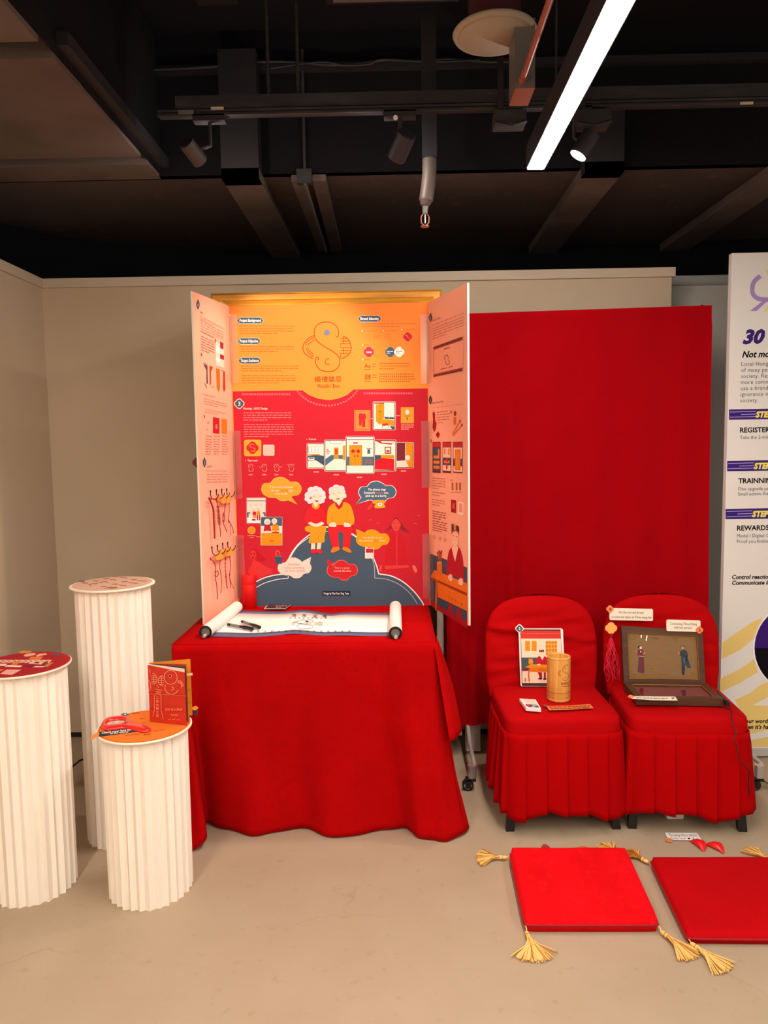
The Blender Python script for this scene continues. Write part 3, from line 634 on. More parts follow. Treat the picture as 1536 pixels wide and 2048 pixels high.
# speech clouds
def cloud(a, x0, y0, x1, y1, tail, col, oc, lv):
    w, h = x1-x0, y1-y0
    P = [(0, .5), (.06, .28), (.22, .24), (.32, .06), (.50, .0), (.66, .12), (.72, .2), (.90, .22), (1., .48), (.93, .74), (.78, .80), (.66, .98), (.48, 1.), (.36, .88), (.2, .86), (.05, .72)]
    pts = [(x0+u*w, y0+v*h) for u, v in P]
    if oc:
        cx, cy = (x0+x1)/2, (y0+y1)/2; k = 1+10/w
        a.poly([(tail[0][0]*1.0, tail[0][1]), (tail[1][0]-3, tail[1][1]-3), (tail[2][0]+5, tail[2][1]+5)], oc, lv); a.blob([(cx+(x-cx)*k, cy+(y-cy)*(1+10/h)) for x, y in pts], oc, lv)
    a.poly([(tail[0][0], tail[0][1]), tail[1], tail[2]], col, lv+1); a.blob(pts, col, lv+1)
a = A().zoom(460, 940, .2604)
cloud(a, 245, 58, 545, 232, [(518, 265), (400, 215), (470, 205)], '#F4A436', '#F8BC60', 6)
a.text('If you are confused,', 395, 138, 26, CREAM, 9, al='c', width=176); a.text('we can', 315, 165, 26, CREAM, 9, width=62); a.text('remind', 384, 165, 26, '#E05828', 9, width=60); a.text('you', 450, 165, 26, CREAM, 9, width=34); a.text('how to do', 395, 190, 26, CREAM, 9, al='c', width=90)
a.build('speech_cloud_print', cp); a = A().zoom(460, 940, .2604)
cloud(a, 990, 88, 1274, 250, [(965, 264), (1020, 200), (1075, 225)], '#4A6880', WH, 6)
a.text('The phone rings', 1128, 158, 25, WH, 9, al='c', width=136, bold=.015); a.text("Someone's", 1030, 182, 25, WH, 9, width=84, bold=.015); a.text('calling', 1122, 182, 25, '#B8808A', 9, width=54); a.text('you,', 1184, 182, 25, WH, 9, width=34, bold=.015); a.text('pick up in a hurry.', 1124, 206, 25, WH, 9, al='c', width=164, bold=.015)
a.build('speech_cloud_print', cp); a = A().zoom(460, 940, .2604)
cloud(a, 968, 456, 1226, 610, [(968, 452), (975, 520), (1050, 488)], '#F49A1E', None, 6)
a.text('You should choose', 1095, 526, 22, '#FCE0B0', 9, al='c', width=150); a.text('the wedding', 992, 550, 22, '#FCE0B0', 9, width=104); a.text('date', 1104, 550, 22, '#E05828', 9, width=38); a.text('first', 1150, 550, 22, '#FCE0B0', 9, width=44)
a.build('speech_cloud_print', cp); a = A().zoom(460, 940, .2604)
cloud(a, 366, 672, 626, 830, [(622, 668), (560, 700), (610, 740)], '#F8D8CC', None, 6)
a.text('Remember', 496, 732, 22, '#A86A70', 9, al='c', width=94); a.text('to buy something', 494, 757, 22, '#A86A70', 9, al='c', width=156); a.text('for your wedding', 498, 781, 22, '#A86A70', 9, al='c', width=150)
a.build('speech_cloud_print', cp); a = A().zoom(460, 940, .2604)
cloud(a, 748, 696, 978, 842, [(744, 686), (760, 750), (800, 712)], '#CC2630', '#F0705C', 6)
a.text('There is guest', 860, 758, 22, '#F8B8A8', 9, al='c', width=118); a.text('outside the door', 864, 782, 22, '#F8C8B8', 9, al='c', width=136, bold=.01)
a.build('speech_cloud_print', cp)
# small pictures round the hill
a = A().zoom(460, 1000, .1042)
frame(a, 322, -40, 684, 446, 5, fill='#F6DCD0'); a.rect(322, 10, 684, 24, '#6A5458', 8)
for x in (400, 500, 600): a.rect(x-16, 65, x+16, 130, '#EBC8C0', 8)
a.rect(328, 236, 390, 262, SLATE, 8); a.rect(328, 262, 356, 336, SLATE, 8); a.rect(624, 236, 680, 262, SLATE, 8); a.rect(655, 262, 680, 310, SLATE, 8); a.rect(338, 340, 680, 440, WH, 8)
a.ell(462, 200, 26, 30, '#EBC0B4', 9); a.ell(545, 190, 26, 30, '#EBC0B4', 9); a.rrect(434, 222, 500, 290, 14, '#B82430', 10); a.rrect(506, 214, 578, 290, 14, ORG, 10); a.rect(444, 282, 506, 345, '#F2905C', 9); a.rect(515, 285, 540, 390, '#A82430', 9); a.rect(554, 285, 578, 390, '#A82430', 9); a.ell(456, 380, 42, 18, '#B82430', 11)
a.build('small_picture_print', cp); a = A().zoom(460, 1000, .1042)
frame(a, 592, 330, 1002, 870, 12, fill='#F8E4D8', r=16); a.rect(596, 334, 998, 496, '#42607A', 15)
a.ell(716, 420, 62, 60, '#F8E0D8', 16); a.ell(720, 436, 44, 44, '#F6D0BC', 17); a.ell(852, 404, 54, 54, '#F8E0D8', 16); a.ell(852, 420, 44, 48, '#F6D4C0', 17)
a.poly([(645, 600), (660, 500), (700, 474), (740, 474), (778, 500), (790, 600)], '#B8202C', 17); a.poly([(795, 612), (805, 490), (840, 465), (880, 465), (930, 490), (955, 600)], ORG, 17); a.stroke([(840, 468), (862, 500), (886, 470)], 10, '#A8202C', 18)
a.rect(600, 634, 998, 866, '#F2921E', 16); a.rect(800, 612, 945, 634, '#A8202C', 18); a.ell(715, 605, 50, 16, '#F8D8C8', 19); a.ell(825, 604, 26, 13, '#F8D8C8', 19); a.ell(925, 602, 26, 13, '#F8D8C8', 19)
a.stroke([(755, 790), (780, 800), (838, 798), (845, 778), (770, 776), (755, 790)], 8, '#A84A1A', 19)
a.ell(413, 582, 76, 76, '#F8B060', 5); a.ell(413, 582, 64, 64, ORG, 6); a.stroke([(500, 704), (720, 716)], 7, '#F8B890', 20); a.rect(335, 680, 485, 692, '#F29C90', 5); a.rect(372, 716, 455, 728, '#F29C90', 5)
a.rect(868, 1076, 1002, 1225, SLATE, 7); a.rect(868, 1074, 1002, 1086, '#7890A0', 8); a.stroke([(882, 1062), (886, 1000), (912, 968), (945, 1000), (962, 1060)], 13, '#F07060', 7, smooth=4)
a.build('small_picture_print', cp)
a = A().zoom(460, 1000, .1042)   # faint ghost figures
a.blob([(350, 1400), (410, 1250), (450, 1150), (470, 1140), (520, 1180), (640, 1250), (780, 1320), (850, 1330), (780, 1370), (820, 1400), (700, 1440), (560, 1500)], '#D43838', 2); a.ell(438, 1050, 62, 88, '#D43838', 3); a.ell(408, 1035, 14, 26, '#A81C26', 4); a.ell(465, 1035, 14, 26, '#A81C26', 4); a.ell(440, 1105, 18, 24, '#A81C26', 4)
a.blob([(390, 960), (440, 930), (520, 950), (600, 1050), (700, 1150), (600, 1180), (520, 1150), (500, 1000), (440, 965), (380, 1010)], '#B81C26', 2)
a.zoom(460, 940, .2604)
a.blob([(1240, 400), (1275, 360), (1312, 400), (1340, 440), (1380, 480), (1330, 470), (1300, 450), (1275, 470), (1240, 450), (1190, 470), (1225, 430)], '#8E2430', 2); a.blob([(1240, 410), (1275, 375), (1310, 410), (1300, 450), (1278, 472), (1250, 450)], '#DC4640', 3)
a.stroke([(1252, 410), (1264, 406)], 4, '#6A1C26', 4); a.stroke([(1290, 404), (1304, 408)], 4, '#6A1C26', 4); a.stroke([(1266, 446), (1286, 444)], 5, '#A82026', 4)
a.poly([(1185, 760), (1200, 560), (1235, 490), (1320, 490), (1350, 560), (1372, 760), (1300, 768)], '#C41E2A', 2); a.rect(1280, 480, 1284, 740, '#D85048', 3); a.poly([(1190, 735), (1372, 728), (1372, 752), (1190, 762)], '#D83E3C', 3); a.blob([(1402, 735), (1420, 735), (1438, 770), (1425, 790), (1408, 765)], '#E8705C', 3); a.blob([(1150, 735), (1166, 732), (1162, 770), (1150, 780)], '#D84E40', 3)
for x, y in ((1080, 385), (1135, 410), (1450, 352), (1425, 412)): a.stroke([(x-14, y), (x, y-5), (x+14, y+3)], 4, '#DC5A50', 2)
a.build('ghost_figures_print', cp)
# the seated couple
a = A().zoom(600, 960, .1172)
SK = '#FBDCC4'; HA = '#F3DDE6'
a.blob([(75, 700), (70, 620), (110, 510), (190, 470), (270, 500), (340, 470), (420, 530), (450, 640), (440, 730), (380, 760), (150, 770)], '#E0242E', 8)
a.stroke([(65, 690), (75, 600), (115, 500)], 6, '#A01822', 9, smooth=4); a.stroke([(450, 740), (452, 640), (425, 540)], 6, '#A01822', 9, smooth=4); a.stroke([(355, 690), (380, 620)], 5, '#A01822', 9)
a.rect(225, 380, 310, 470, SK, 9); a.blob([(200, 420), (230, 410), (268, 465), (315, 405), (335, 425), (325, 470), (275, 498), (215, 470)], '#F09A30', 10)
for x, y, r_ in ((270, 160, 60), (190, 180, 62), (135, 260, 56), (120, 320, 44), (165, 365, 42), (205, 355, 40), (330, 180, 55), (385, 230, 50), (400, 290, 44), (380, 350, 42), (345, 380, 30), (270, 220, 100)): a.ell(x, y, r_, r_, HA, 11)
a.blob([(195, 300), (205, 250), (250, 240), (300, 235), (360, 245), (372, 300), (350, 370), (300, 405), (250, 400), (205, 360)], SK, 12)
a.arc(243, 288, 20, 14, 200, 340, 7, '#6A4038', 13); a.arc(345, 288, 18, 12, 200, 340, 7, '#6A4038', 13); a.poly([(252, 348), (325, 352), (300, 376), (270, 374)], '#B02028', 13); a.stroke([(250, 185), (270, 165), (298, 185)], 10, '#8A8498', 13); a.stroke([(130, 290), (165, 210), (230, 175)], 5, '#C8B0C4', 13, smooth=4); a.stroke([(200, 370), (190, 320)], 4, '#C8B0C4', 13)
a.blob([(80, 830), (110, 790), (180, 775), (340, 775), (430, 790), (448, 850), (420, 960), (412, 1060), (290, 1072), (200, 1082), (148, 1068), (170, 960), (175, 900), (110, 880)], '#F29A22', 14)
a.stroke([(355, 895), (325, 950), (315, 1020)], 6, '#B86A18', 15, smooth=3); a.blob([(140, 740), (180, 712), (230, 735), (280, 745), (330, 730), (370, 712), (410, 745), (370, 770), (300, 798), (255, 795), (180, 768)], SK, 16); a.stroke([(262, 745), (275, 765), (300, 770)], 4, '#D8A088', 17)
a.poly([(192, 1078), (262, 1074), (258, 1185), (188, 1185)], SK, 13); a.poly([(294, 1070), (366, 1064), (350, 1180), (285, 1185)], SK, 13)
a.blob([(188, 1190), (230, 1178), (275, 1195), (280, 1240), (240, 1258), (195, 1240)], '#DC2430', 14); a.blob([(285, 1192), (330, 1178), (365, 1195), (385, 1240), (340, 1256), (290, 1235)], '#DC2430', 14)
# man
a.build('seated_woman_print', cp); a = A().zoom(600, 960, .1172)
a.blob([(460, 740), (465, 580), (485, 480), (540, 420), (600, 385), (740, 375), (840, 410), (890, 500), (925, 640), (925, 720), (880, 770), (700, 768), (520, 765)], '#F29A22', 8)
a.stroke([(545, 710), (555, 650), (540, 600)], 6, '#B86A18', 9, smooth=3); a.stroke([(795, 735), (805, 640), (820, 500)], 6, '#B86A18', 9, smooth=3)
a.poly([(595, 385), (620, 375), (665, 440), (715, 365), (740, 370), (725, 450), (665, 505), (610, 450)], '#C02028', 10); a.poly([(612, 370), (720, 355), (690, 405), (665, 438), (640, 410)], SK, 11)
for x, y, r_ in ((540, 170, 50), (620, 145, 68), (700, 155, 60), (735, 200, 40), (525, 215, 34)): a.ell(x, y, r_, r_, HA, 11)
a.ell(522, 290, 30, 42, SK, 11); a.ell(762, 268, 32, 42, SK, 11); a.blob([(540, 200), (560, 165), (620, 140), (690, 150), (735, 190), (755, 260), (740, 320), (690, 365), (630, 385), (570, 355), (535, 290)], SK, 12)
a.stroke([(535, 235), (535, 185), (570, 140), (640, 118), (700, 130), (745, 190)], 5, '#C8B0C4', 13, smooth=4); a.arc(573, 245, 18, 12, 200, 340, 7, '#7A5040', 13); a.arc(665, 228, 20, 12, 200, 340, 7, '#7A5040', 13); a.stroke([(615, 235), (625, 285), (640, 278)], 4, '#D8A088', 13); a.poly([(605, 320), (640, 318), (680, 300), (668, 325), (635, 336)], '#8A2020', 13)
a.stroke([(565, 190), (600, 178)], 4, '#D8B8A8', 13); a.stroke([(640, 172), (690, 170)], 4, '#D8B8A8', 13)
a.poly([(488, 770), (880, 770), (890, 860), (870, 960), (850, 1155), (732, 1150), (740, 960), (745, 905), (655, 880), (650, 960), (668, 1140), (555, 1160), (520, 1030), (480, 880)], '#E0242E', 13)
a.poly([(655, 880), (745, 905), (740, 960), (732, 1150), (668, 1140), (650, 960)], '#47596C', 14)
a.blob([(490, 770), (540, 725), (605, 735), (615, 795), (560, 800), (510, 795)], SK, 15); a.blob([(752, 760), (765, 725), (830, 740), (870, 770), (850, 798), (755, 795)], SK, 15); a.stroke([(785, 755), (795, 785)], 3, '#D8A088', 16)
a.blob([(555, 1160), (620, 1140), (665, 1145), (672, 1190), (600, 1225), (545, 1240), (528, 1215)], '#EC7A24', 14); a.blob([(730, 1150), (790, 1148), (850, 1180), (878, 1225), (850, 1242), (780, 1215), (728, 1185)], '#EC7A24', 14)
# phone and polaroid
a.build('seated_man_print', cp); a = A().zoom(600, 960, .1172)
a.blob([(1235, 380), (1250, 350), (1350, 340), (1440, 350), (1455, 395), (1430, 400), (1450, 470), (1300, 482), (1270, 460), (1285, 400), (1250, 405)], '#F4A436', 16); a.ell(1362, 415, 38, 34, CREAM, 17); a.ell(1362, 415, 14, 13, '#E08A28', 18); a.rect(1320, 375, 1375, 385, '#A8642A', 18)
a.stroke([(1235, 405), (1180, 450), (1160, 500), (1200, 480), (1225, 440), (1265, 430)], 8, '#F07040', 15, smooth=3)
a.rect(1110, 1160, 1260, 1340, WH, 11); a.rect(1122, 1170, 1252, 1242, '#B82430', 12); a.rect(1122, 1245, 1252, 1332, '#F6DCD0', 12); a.stroke([(1165, 1205), (1185, 1195), (1205, 1205)], 5, '#E05040', 13)
a.rect(425, 790, 500, 812, WH, 4); a.rect(425, 814, 490, 870, SLATE, 4); a.rect(445, 872, 480, 880, WH, 5)
a.build('telephone_and_photo_print', cp)
# ---------------------------------------------------------------- wings
def wing(side):
    if side < 0: hx = xL; ot = PZ(386, 573, ztop); ob = PZ(407, 1240, TT)
    else: hx = xR; ot = PZ(937, 570, ztop); ob = PZ(935, 1256, TT)
    o = Vector(((ot.x+ob.x)/2, (ot.y+ob.y)/2, 0)); h = Vector((hx, YBD-.002, 0)); d = (o-h)
    n = Vector((d.y, -d.x, 0)).normalized()
    if (Vector((0, 2.2, 0))-h).dot(n) < 0: n = -n
    if n.x*side > 0: n = -n
    return h, o, n, d
WG = {}
for side, nm in ((-1, 'left_wing_panel'), (1, 'right_wing_panel')):
    h, o, n, d = wing(side); WG[side] = (h, o, n)
    mb = MB(); back = -n*.008
    M_peach = mat('peach_print', '#F8B096', rough=.7, spec=.15)
    q = [h+Vector((0, 0, TT)), o+Vector((0, 0, TT)), o+Vector((0, 0, ztop)), h+Vector((0, 0, ztop))]
    mb.prism(q if side < 0 else q[::-1], back, M_peach, M_edge)
    WG[nm] = mb.build('wing_panel', board); W[WG[nm].name] = Matrix.Identity(4)
    print('WING', side, h, o, n, d.length)
def WA(side): h, o, n = WG[side]; return Art(h, n)
SLf = lambda y: .61-(y-590)*.00172
SRf = lambda y: -.494+(y-591)*.001607
TX = '#CC8474'
def wp(a, S, x0, y0, x1, rows, dy, col=TX, h=1.8, last=.6, seed=None):
    for i in range(rows):
        e = x1 if i < rows-1 else x0+(x1-x0)*last; y = y0+i*dy
        a.para(x0, y, e, 1, dy, col, 2, sl=S(y), h=h, last=1, wmin=4, wmax=11, gap=1.2, seed=(seed or 3)+i)
def pg(a, S, x0, y0, x1, y1, col, lv):   # rectangle on the wing: y's given at x0
    a.poly([(x0, y0), (x1, y0+S(y0)*(x1-x0)), (x1, y1+S(y1)*(x1-x0)), (x0, y1)], col, lv)
a = WA(-1); S = SLf; hp = WG['left_wing_panel']
for cx, cy, t in ((396, 609, '4'), (409, 925, '5')):
    a.flower(cx, cy, 3.4, SLATE, 2, ry=10); a.text(t, cx, cy+4, 9, PINK, 3, al='c', sx=.4)
a.text('Strategy', 400, 625, 6, '#6A3A38', 3, width=6, sl=S(625)); a.text('Lucky Tie', 413, 935, 6, '#6A3A38', 3, width=11, sl=-.08)
wp(a, S, 400, 631, 447, 2, 5, '#E08878'); wp(a, S, 401, 640, 447, 5, 5.2); a.text('Visual Concept', 402, 664, 5.5, '#A04848', 3, width=25, sl=.5); wp(a, S, 402, 671, 429, 6, 5.4, '#B0605A')
pg(a, S, 432, 683, 448, 730, '#F7D2C6', 2); pg(a, S, 432, 690, 440, 704, '#FBE8E2', 3); pg(a, S, 440, 683, 447, 696, '#9C2C30', 3); pg(a, S, 440, 708, 448, 717, '#9C2C30', 3); pg(a, S, 432, 712, 440, 722, '#FBE8E2', 3)
a.flower(431, 681, 1.3, '#B84030', 3, ry=4); a.flower(403, 709, 1.3, '#B84030', 3, ry=4)
a.poly([(407, 728), (415, 731), (416, 768), (413, 767), (413, 740)], '#5A4852', 3); a.poly([(419, 731), (426, 734), (422, 744), (422, 770), (420, 769)], '#B43A28', 3); a.stroke([(407, 726), (415, 729)], 1, '#5A4852', 3)
a.poly([(432, 736), (440, 739), (440, 777), (438, 784), (434, 776)], '#EE6A20', 3); a.poly([(446, 744), (450, 743), (451, 778), (448, 784), (446, 776)], '#B83A28', 3); a.stroke([(442, 740), (449, 743)], 1, '#5A4852', 3); a.stroke([(409, 766), (414, 776)], 1, '#5A4852', 3); a.stroke([(424, 776), (428, 772)], 1, '#5A4852', 3)
a.text('Pictures design on', 408, 790, 5, '#A04848', 3, width=22, sl=.25); wp(a, S, 408, 796, 453, 3, 5); wp(a, S, 409, 817, 453, 2, 5.5, '#E08878')
a.flower(409, 833, 1.2, '#B84030', 3, ry=4); pg(a, S, 426, 834, 439, 866, '#C41E2A', 3); pg(a, S, 443, 837, 454, 867, '#F07A20', 3); a.ell(433, 853, 2, 5, '#F09048', 4); a.text('&', 415, 848, 9, '#A05048', 3, sx=.5); a.para(412, 858, 421, 1, 4, TX, 2, h=2)
for x0, x1 in ((411, 424), (427, 440), (444, 456)): wp(a, S, x0, 871, x1, 1, 5, '#D87868', last=1); wp(a, S, x0, 877, x1, 7, 5, '#C87868', last=.8, seed=int(x0))
wp(a, S, 413, 941, 457, 1, 5, '#E08878', last=1); wp(a, S, 414, 948, 458, 4, 5.2, last=.95)
a.build('panel_print', hp)
a = WA(1); S = SRf; hp = WG['right_wing_panel']
for cx, cy, t in ((861, 635, '1'), (861, 800, '2')):
    a.flower(cx, cy, 3.4, '#4A4450', 2, ry=9); a.text(t, cx, cy+4, 8, PINK, 3, al='c', sx=.4)
a.text('Survey - Opinion', 865, 643, 6, '#6A3A38', 3, width=16, sl=S(643)); a.text('Journey - Fortune Seeking', 864, 808, 6, '#6A3A38', 3, width=23, sl=S(808))
wp(a, S, 865, 650, 928, 1, 5, '#E08878', last=1); wp(a, S, 865, 657, 929, 5, 5, last=.4); wp(a, S, 865, 815, 926, 1, 5, '#E8998A', last=1)
a.poly([(867, 694), (925, 673), (925, 678), (867, 698)], '#6A4440', 3); a.poly([(867, 698), (925, 678), (925, 680), (867, 700)], '#B43438', 3); a.poly([(867, 749), (925, 735), (925, 737), (867, 751)], '#B43438', 3); a.poly([(867, 751), (925, 737), (925, 742), (867, 754)], '#6A4440', 3)
a.stroke([(867, 692), (867, 757)], .7, '#D8907C', 2); a.stroke([(927, 671), (927, 744)], .7, '#D8907C', 2); a.poly([(868, 700), (924, 681), (924, 735), (868, 748)], '#F7AE92', 2)
a.text('婚禮禁忌', 888, 700, 5, '#6A4440', 4, width=12, sl=-.3); a.arc(893, 716, 4, 5, 120, 380, 1, '#7A5048', 4); a.arc(895, 724, 4, 5, -60, 200, 1, '#7A5048', 4); a.ell(894, 711, 1, 1.2, '#3A3050', 4); a.para(881, 738, 905, 1, 4, '#9A6058', 4, sl=-.25, h=1.5, last=1)
a.poly([(865, 826), (868, 822), (870, 828), (870, 840), (873, 848), (871, 860), (868, 864), (865, 855), (866, 840)], '#A81E28', 3); a.poly([(876, 862), (880, 869), (876, 877), (871, 870)], '#A81E28', 3); wp(a, S, 873, 824, 898, 5, 5.2, '#C87868')
a.flower(902, 824, 1.3, '#B84030', 3, ry=4); pg(a, S, 907, 834, 912, 850, '#E8762A', 3); a.ell(910, 827, 2.6, 5, '#9A4030', 3); a.stroke([(905, 868), (920, 842)], 2.4, '#E8762A', 3); a.stroke([(905, 872), (924, 850)], 2.4, '#E8762A', 3); a.ell(920, 842, 1.4, 3, '#A03028', 4); a.ell(924, 850, 1.4, 3, '#A03028', 4)
a.flower(862, 882, 1.2, '#B84030', 3, ry=4)
for i, (x0, x1) in enumerate(((865, 881), (885, 902), (906, 925))):
    pg(a, S, x0, 884, x1, 945, '#7A2430', 3); pg(a, S, x0+.8, 885, x1-.8, 894, '#C83038', 4)
    if i == 0: pg(a, S, x0+.8, 895, x1-.8, 941, '#465468', 4); [pg(a, S, x0+2, yy, x1-2, yy+6, '#E8863A', 5) for yy in (911, 921, 931)]; pg(a, S, x0+11, 898, x1-2, 912, '#E8863A', 5)
    elif i == 1: pg(a, S, x0+.8, 895, x1-.8, 941, '#F8D0B8', 4); pg(a, S, x0+.8, 915, x1-.8, 930, '#465468', 5); pg(a, S, x0+3, 897, x0+6, 908, '#E8863A', 5); pg(a, S, x0+11, 897, x0+14, 910, '#E8863A', 5); pg(a, S, x0+3, 921, x0+14, 926, '#E8762A', 6); a.ell(894, 920, 2.2, 4, '#C42430', 6); pg(a, S, x0+7, 926, x0+10, 938, '#C42430', 6)
    else: pg(a, S, x0+.8, 895, x1-.8, 943, '#F8D0B8', 4); pg(a, S, x0+.8, 917, x1-.8, 932, '#465468', 5); pg(a, S, x0+4, 899, x0+15, 940, '#E8762A', 6); pg(a, S, x0+6, 902, x0+13, 938, '#F08A3A', 7)
wp(a, S, 865, 955, 891, 5, 5, '#C87868'); wp(a, S, 864, 983, 891, 2, 5.5, '#C87868'); wp(a, S, 864, 998, 890, 3, 5, '#C87868'); wp(a, S, 865, 1021, 892, 4, 4.6, '#A85048'); wp(a, S, 865, 1040, 894, 5, 4.6, '#A85048')
wp(a, S, 900, 959, 906, 1, 5, last=1)
for x in (905, 913, 920): pg(a, S, x-1.6, 965, x+1.6, 980, '#B4643C', 3); a.para(x-3, 984, x+3, 2, 4, TX, 3, h=1.8)
pg(a, S, 902, 999, 912, 1024, '#A81E28', 3); pg(a, S, 905, 1006, 909, 1017, '#D86038', 4); pg(a, S, 916, 1003, 927, 1028, '#FBE0D2', 3); pg(a, S, 918, 1006, 925, 1024, '#F29A8A', 4)
for x, y in ((869, 1075), (880, 1077), (890, 1080)): a.ell(x, y, 3, 4.5, '#E08A74', 3); a.ell(x, y, 2.3, 3.6, '#F8B096', 4); a.ell(x, y, 1, 1.6, '#A05048', 5)
h, o, n = WG[1]
a.poly([(852, 1104), (934, 1135), (934, 1248), (852, 1197)], '#46546A', 2); a.poly([(853, 1198), (934, 1242), (934.5, 1257), (853, 1206)], '#B41E2A', 3)
a.blob([(893, 1150), (896, 1110), (903, 1094), (912, 1090), (919, 1096), (925, 1115), (928, 1150), (926, 1168), (920, 1158), (905, 1152), (896, 1160)], '#B8202C', 4)
a.poly([(903, 1095), (910, 1088), (917, 1094), (910, 1124)], '#F8C8AC', 5); a.ell(910, 1076, 7.2, 19, '#F8BC9C', 6); a.stroke([(905, 1072), (908, 1071)], 1, '#7A4038', 7); a.stroke([(912, 1073), (915, 1074)], 1, '#7A4038', 7); a.stroke([(906, 1086), (910, 1083), (914, 1086), (910, 1091), (906, 1086)], 1.1, '#E8E0DC', 7)
a.poly([(903, 1047), (917, 1052), (918, 1065), (911, 1062), (903, 1066)], '#4A4040', 7); a.poly([(907, 1049), (912, 1050), (912, 1062), (908, 1062)], '#E8762A', 8); a.arc(910, 1070, 7.3, 9, 190, 350, 1.6, '#C05028', 8)
a.poly([(861, 1154), (869, 1140), (934, 1167), (934, 1186)], '#EE7A26', 5); a.poly([(861, 1154), (934, 1186), (934, 1192), (863, 1160)], '#A03C20', 6); a.poly([(875, 1164), (934, 1192), (934, 1222), (876, 1194)], '#F07A22', 6); a.poly([(872, 1160), (876, 1162), (873, 1222), (870, 1219)], '#D06428', 7)
for k, x in enumerate((899, 905, 912, 919, 924)): a.text('求神問卜籤'[k], x-2, 1198+k*3.2, 6.5, '#B05028', 8, sx=.5)
a.poly([(873, 1198), (934, 1226), (934, 1240), (872, 1206)], '#46546A', 4); 
for x in (897, 914): a.poly([(x, 1207+(x-897)*.5), (x+8, 1211+(x-897)*.5), (x+8, 1234+(x-897)*.5), (x, 1230+(x-897)*.5)], '#B41E2A', 5)
a.blob([(896, 1152), (902, 1148), (905, 1155), (903, 1163), (898, 1160)], '#F8C8AC', 8, k=3); a.blob([(916, 1162), (921, 1156), (926, 1160), (925, 1170), (918, 1169)], '#F8C8AC', 8, k=3)
a.poly([(874, 1124), (884, 1127), (884, 1150), (874, 1146)], '#E8762A', 8); a.ell(879, 1125, 5, 2.2, '#F09A4A', 9)
for k, x in enumerate((875, 878, 881, 883)): a.stroke([(879+k*.4, 1124), (x, 1106-(k % 2)*3)], 1.8, '#C8602A', 9); a.ell(x, 1106-(k % 2)*3, 1.4, 2.4, '#A03028', 10)
a.build('panel_print', hp)
# acrylic hinges
for side, segs in ((-1, ((630, 767, 454), (862, 997, 462), (1070, 1196, 470))), (1, ((630, 768, 851), (842, 975, 856), (1067, 1196, 862)))):
    h, o, n = WG[side]; dw = (o-h).normalized()
    for (ya, yb, xx) in segs:
        za, zb_ = PY(xx, yb, YBD).z, PY(xx, ya, YBD).z; s_ = -side
        mb = MB(); mb.box(min(h.x, h.x+s_*.036), max(h.x, h.x+s_*.036), YBD-.010, YBD-.0075, za, zb_, M_acr)
        p = h+n*.0075; q = [p+dw*.004, p+dw*.055]
        mb.prism([q[0]+Vector((0, 0, za)), q[1]+Vector((0, 0, za)), q[1]+Vector((0, 0, zb_)), q[0]+Vector((0, 0, zb_))], n*.002, M_acr)
        c0 = Vector((h.x+s_*.006, YBD-.014, 0)); k = 14
        for i in range(k):
            a0 = za+(zb_-za)*i/k; a1 = za+(zb_-za)*(i+.92)/k; mb.cyl(c0+Vector((0, 0, a0)), c0+Vector((0, 0, a1)), .0045, .0045, M_acr, 8)
        mb.build('acrylic_hinge', board)
# gold moulding frame behind the centre panel
gx0, gx1 = PY(420, 584, YBD).x, PY(884, 583, YBD).x; gz = PY(650, 582, YBD).z
mb = MB(); prof = [(0, 0), (.0, -.018), (.12, -.027), (.16, -.024), (.55, -.026), (.62, -.022), (.85, -.014), (.9, -.016), (1.0, -.014), (1.0, 0)]
th = gz-ztop; bz = TT+.0
def rail(pA, pB, inA, inB):  # outer corners to inner corners, profile across
    rows = []
    for u, dy in prof:
        rows.append([Vector((pA[0]+(inA[0]-pA[0])*u, YBD+.030+dy, pA[1]+(inA[1]-pA[1])*u)), Vector((pB[0]+(inB[0]-pB[0])*u, YBD+.030+dy, pB[1]+(inB[1]-pB[1])*u))])
    return MB().grid(rows, M_gold, False)
rail((gx0, gz), (gx1, gz), (xL, ztop), (xR, ztop)).build('gold_rail', board)
rail((gx0, bz), (gx0, gz), (xL, bz), (xL, ztop)).build('gold_stile', board)
rail((gx1, gz), (gx1, bz), (xR, ztop), (xR, bz)).build('gold_stile', board)
MB().box(gx0+.002, gx1-.002, YBD+.03, YBD+.045, TT, gz-.002, mat('frame_back', '#5A3A1A')).build('frame_back', board)
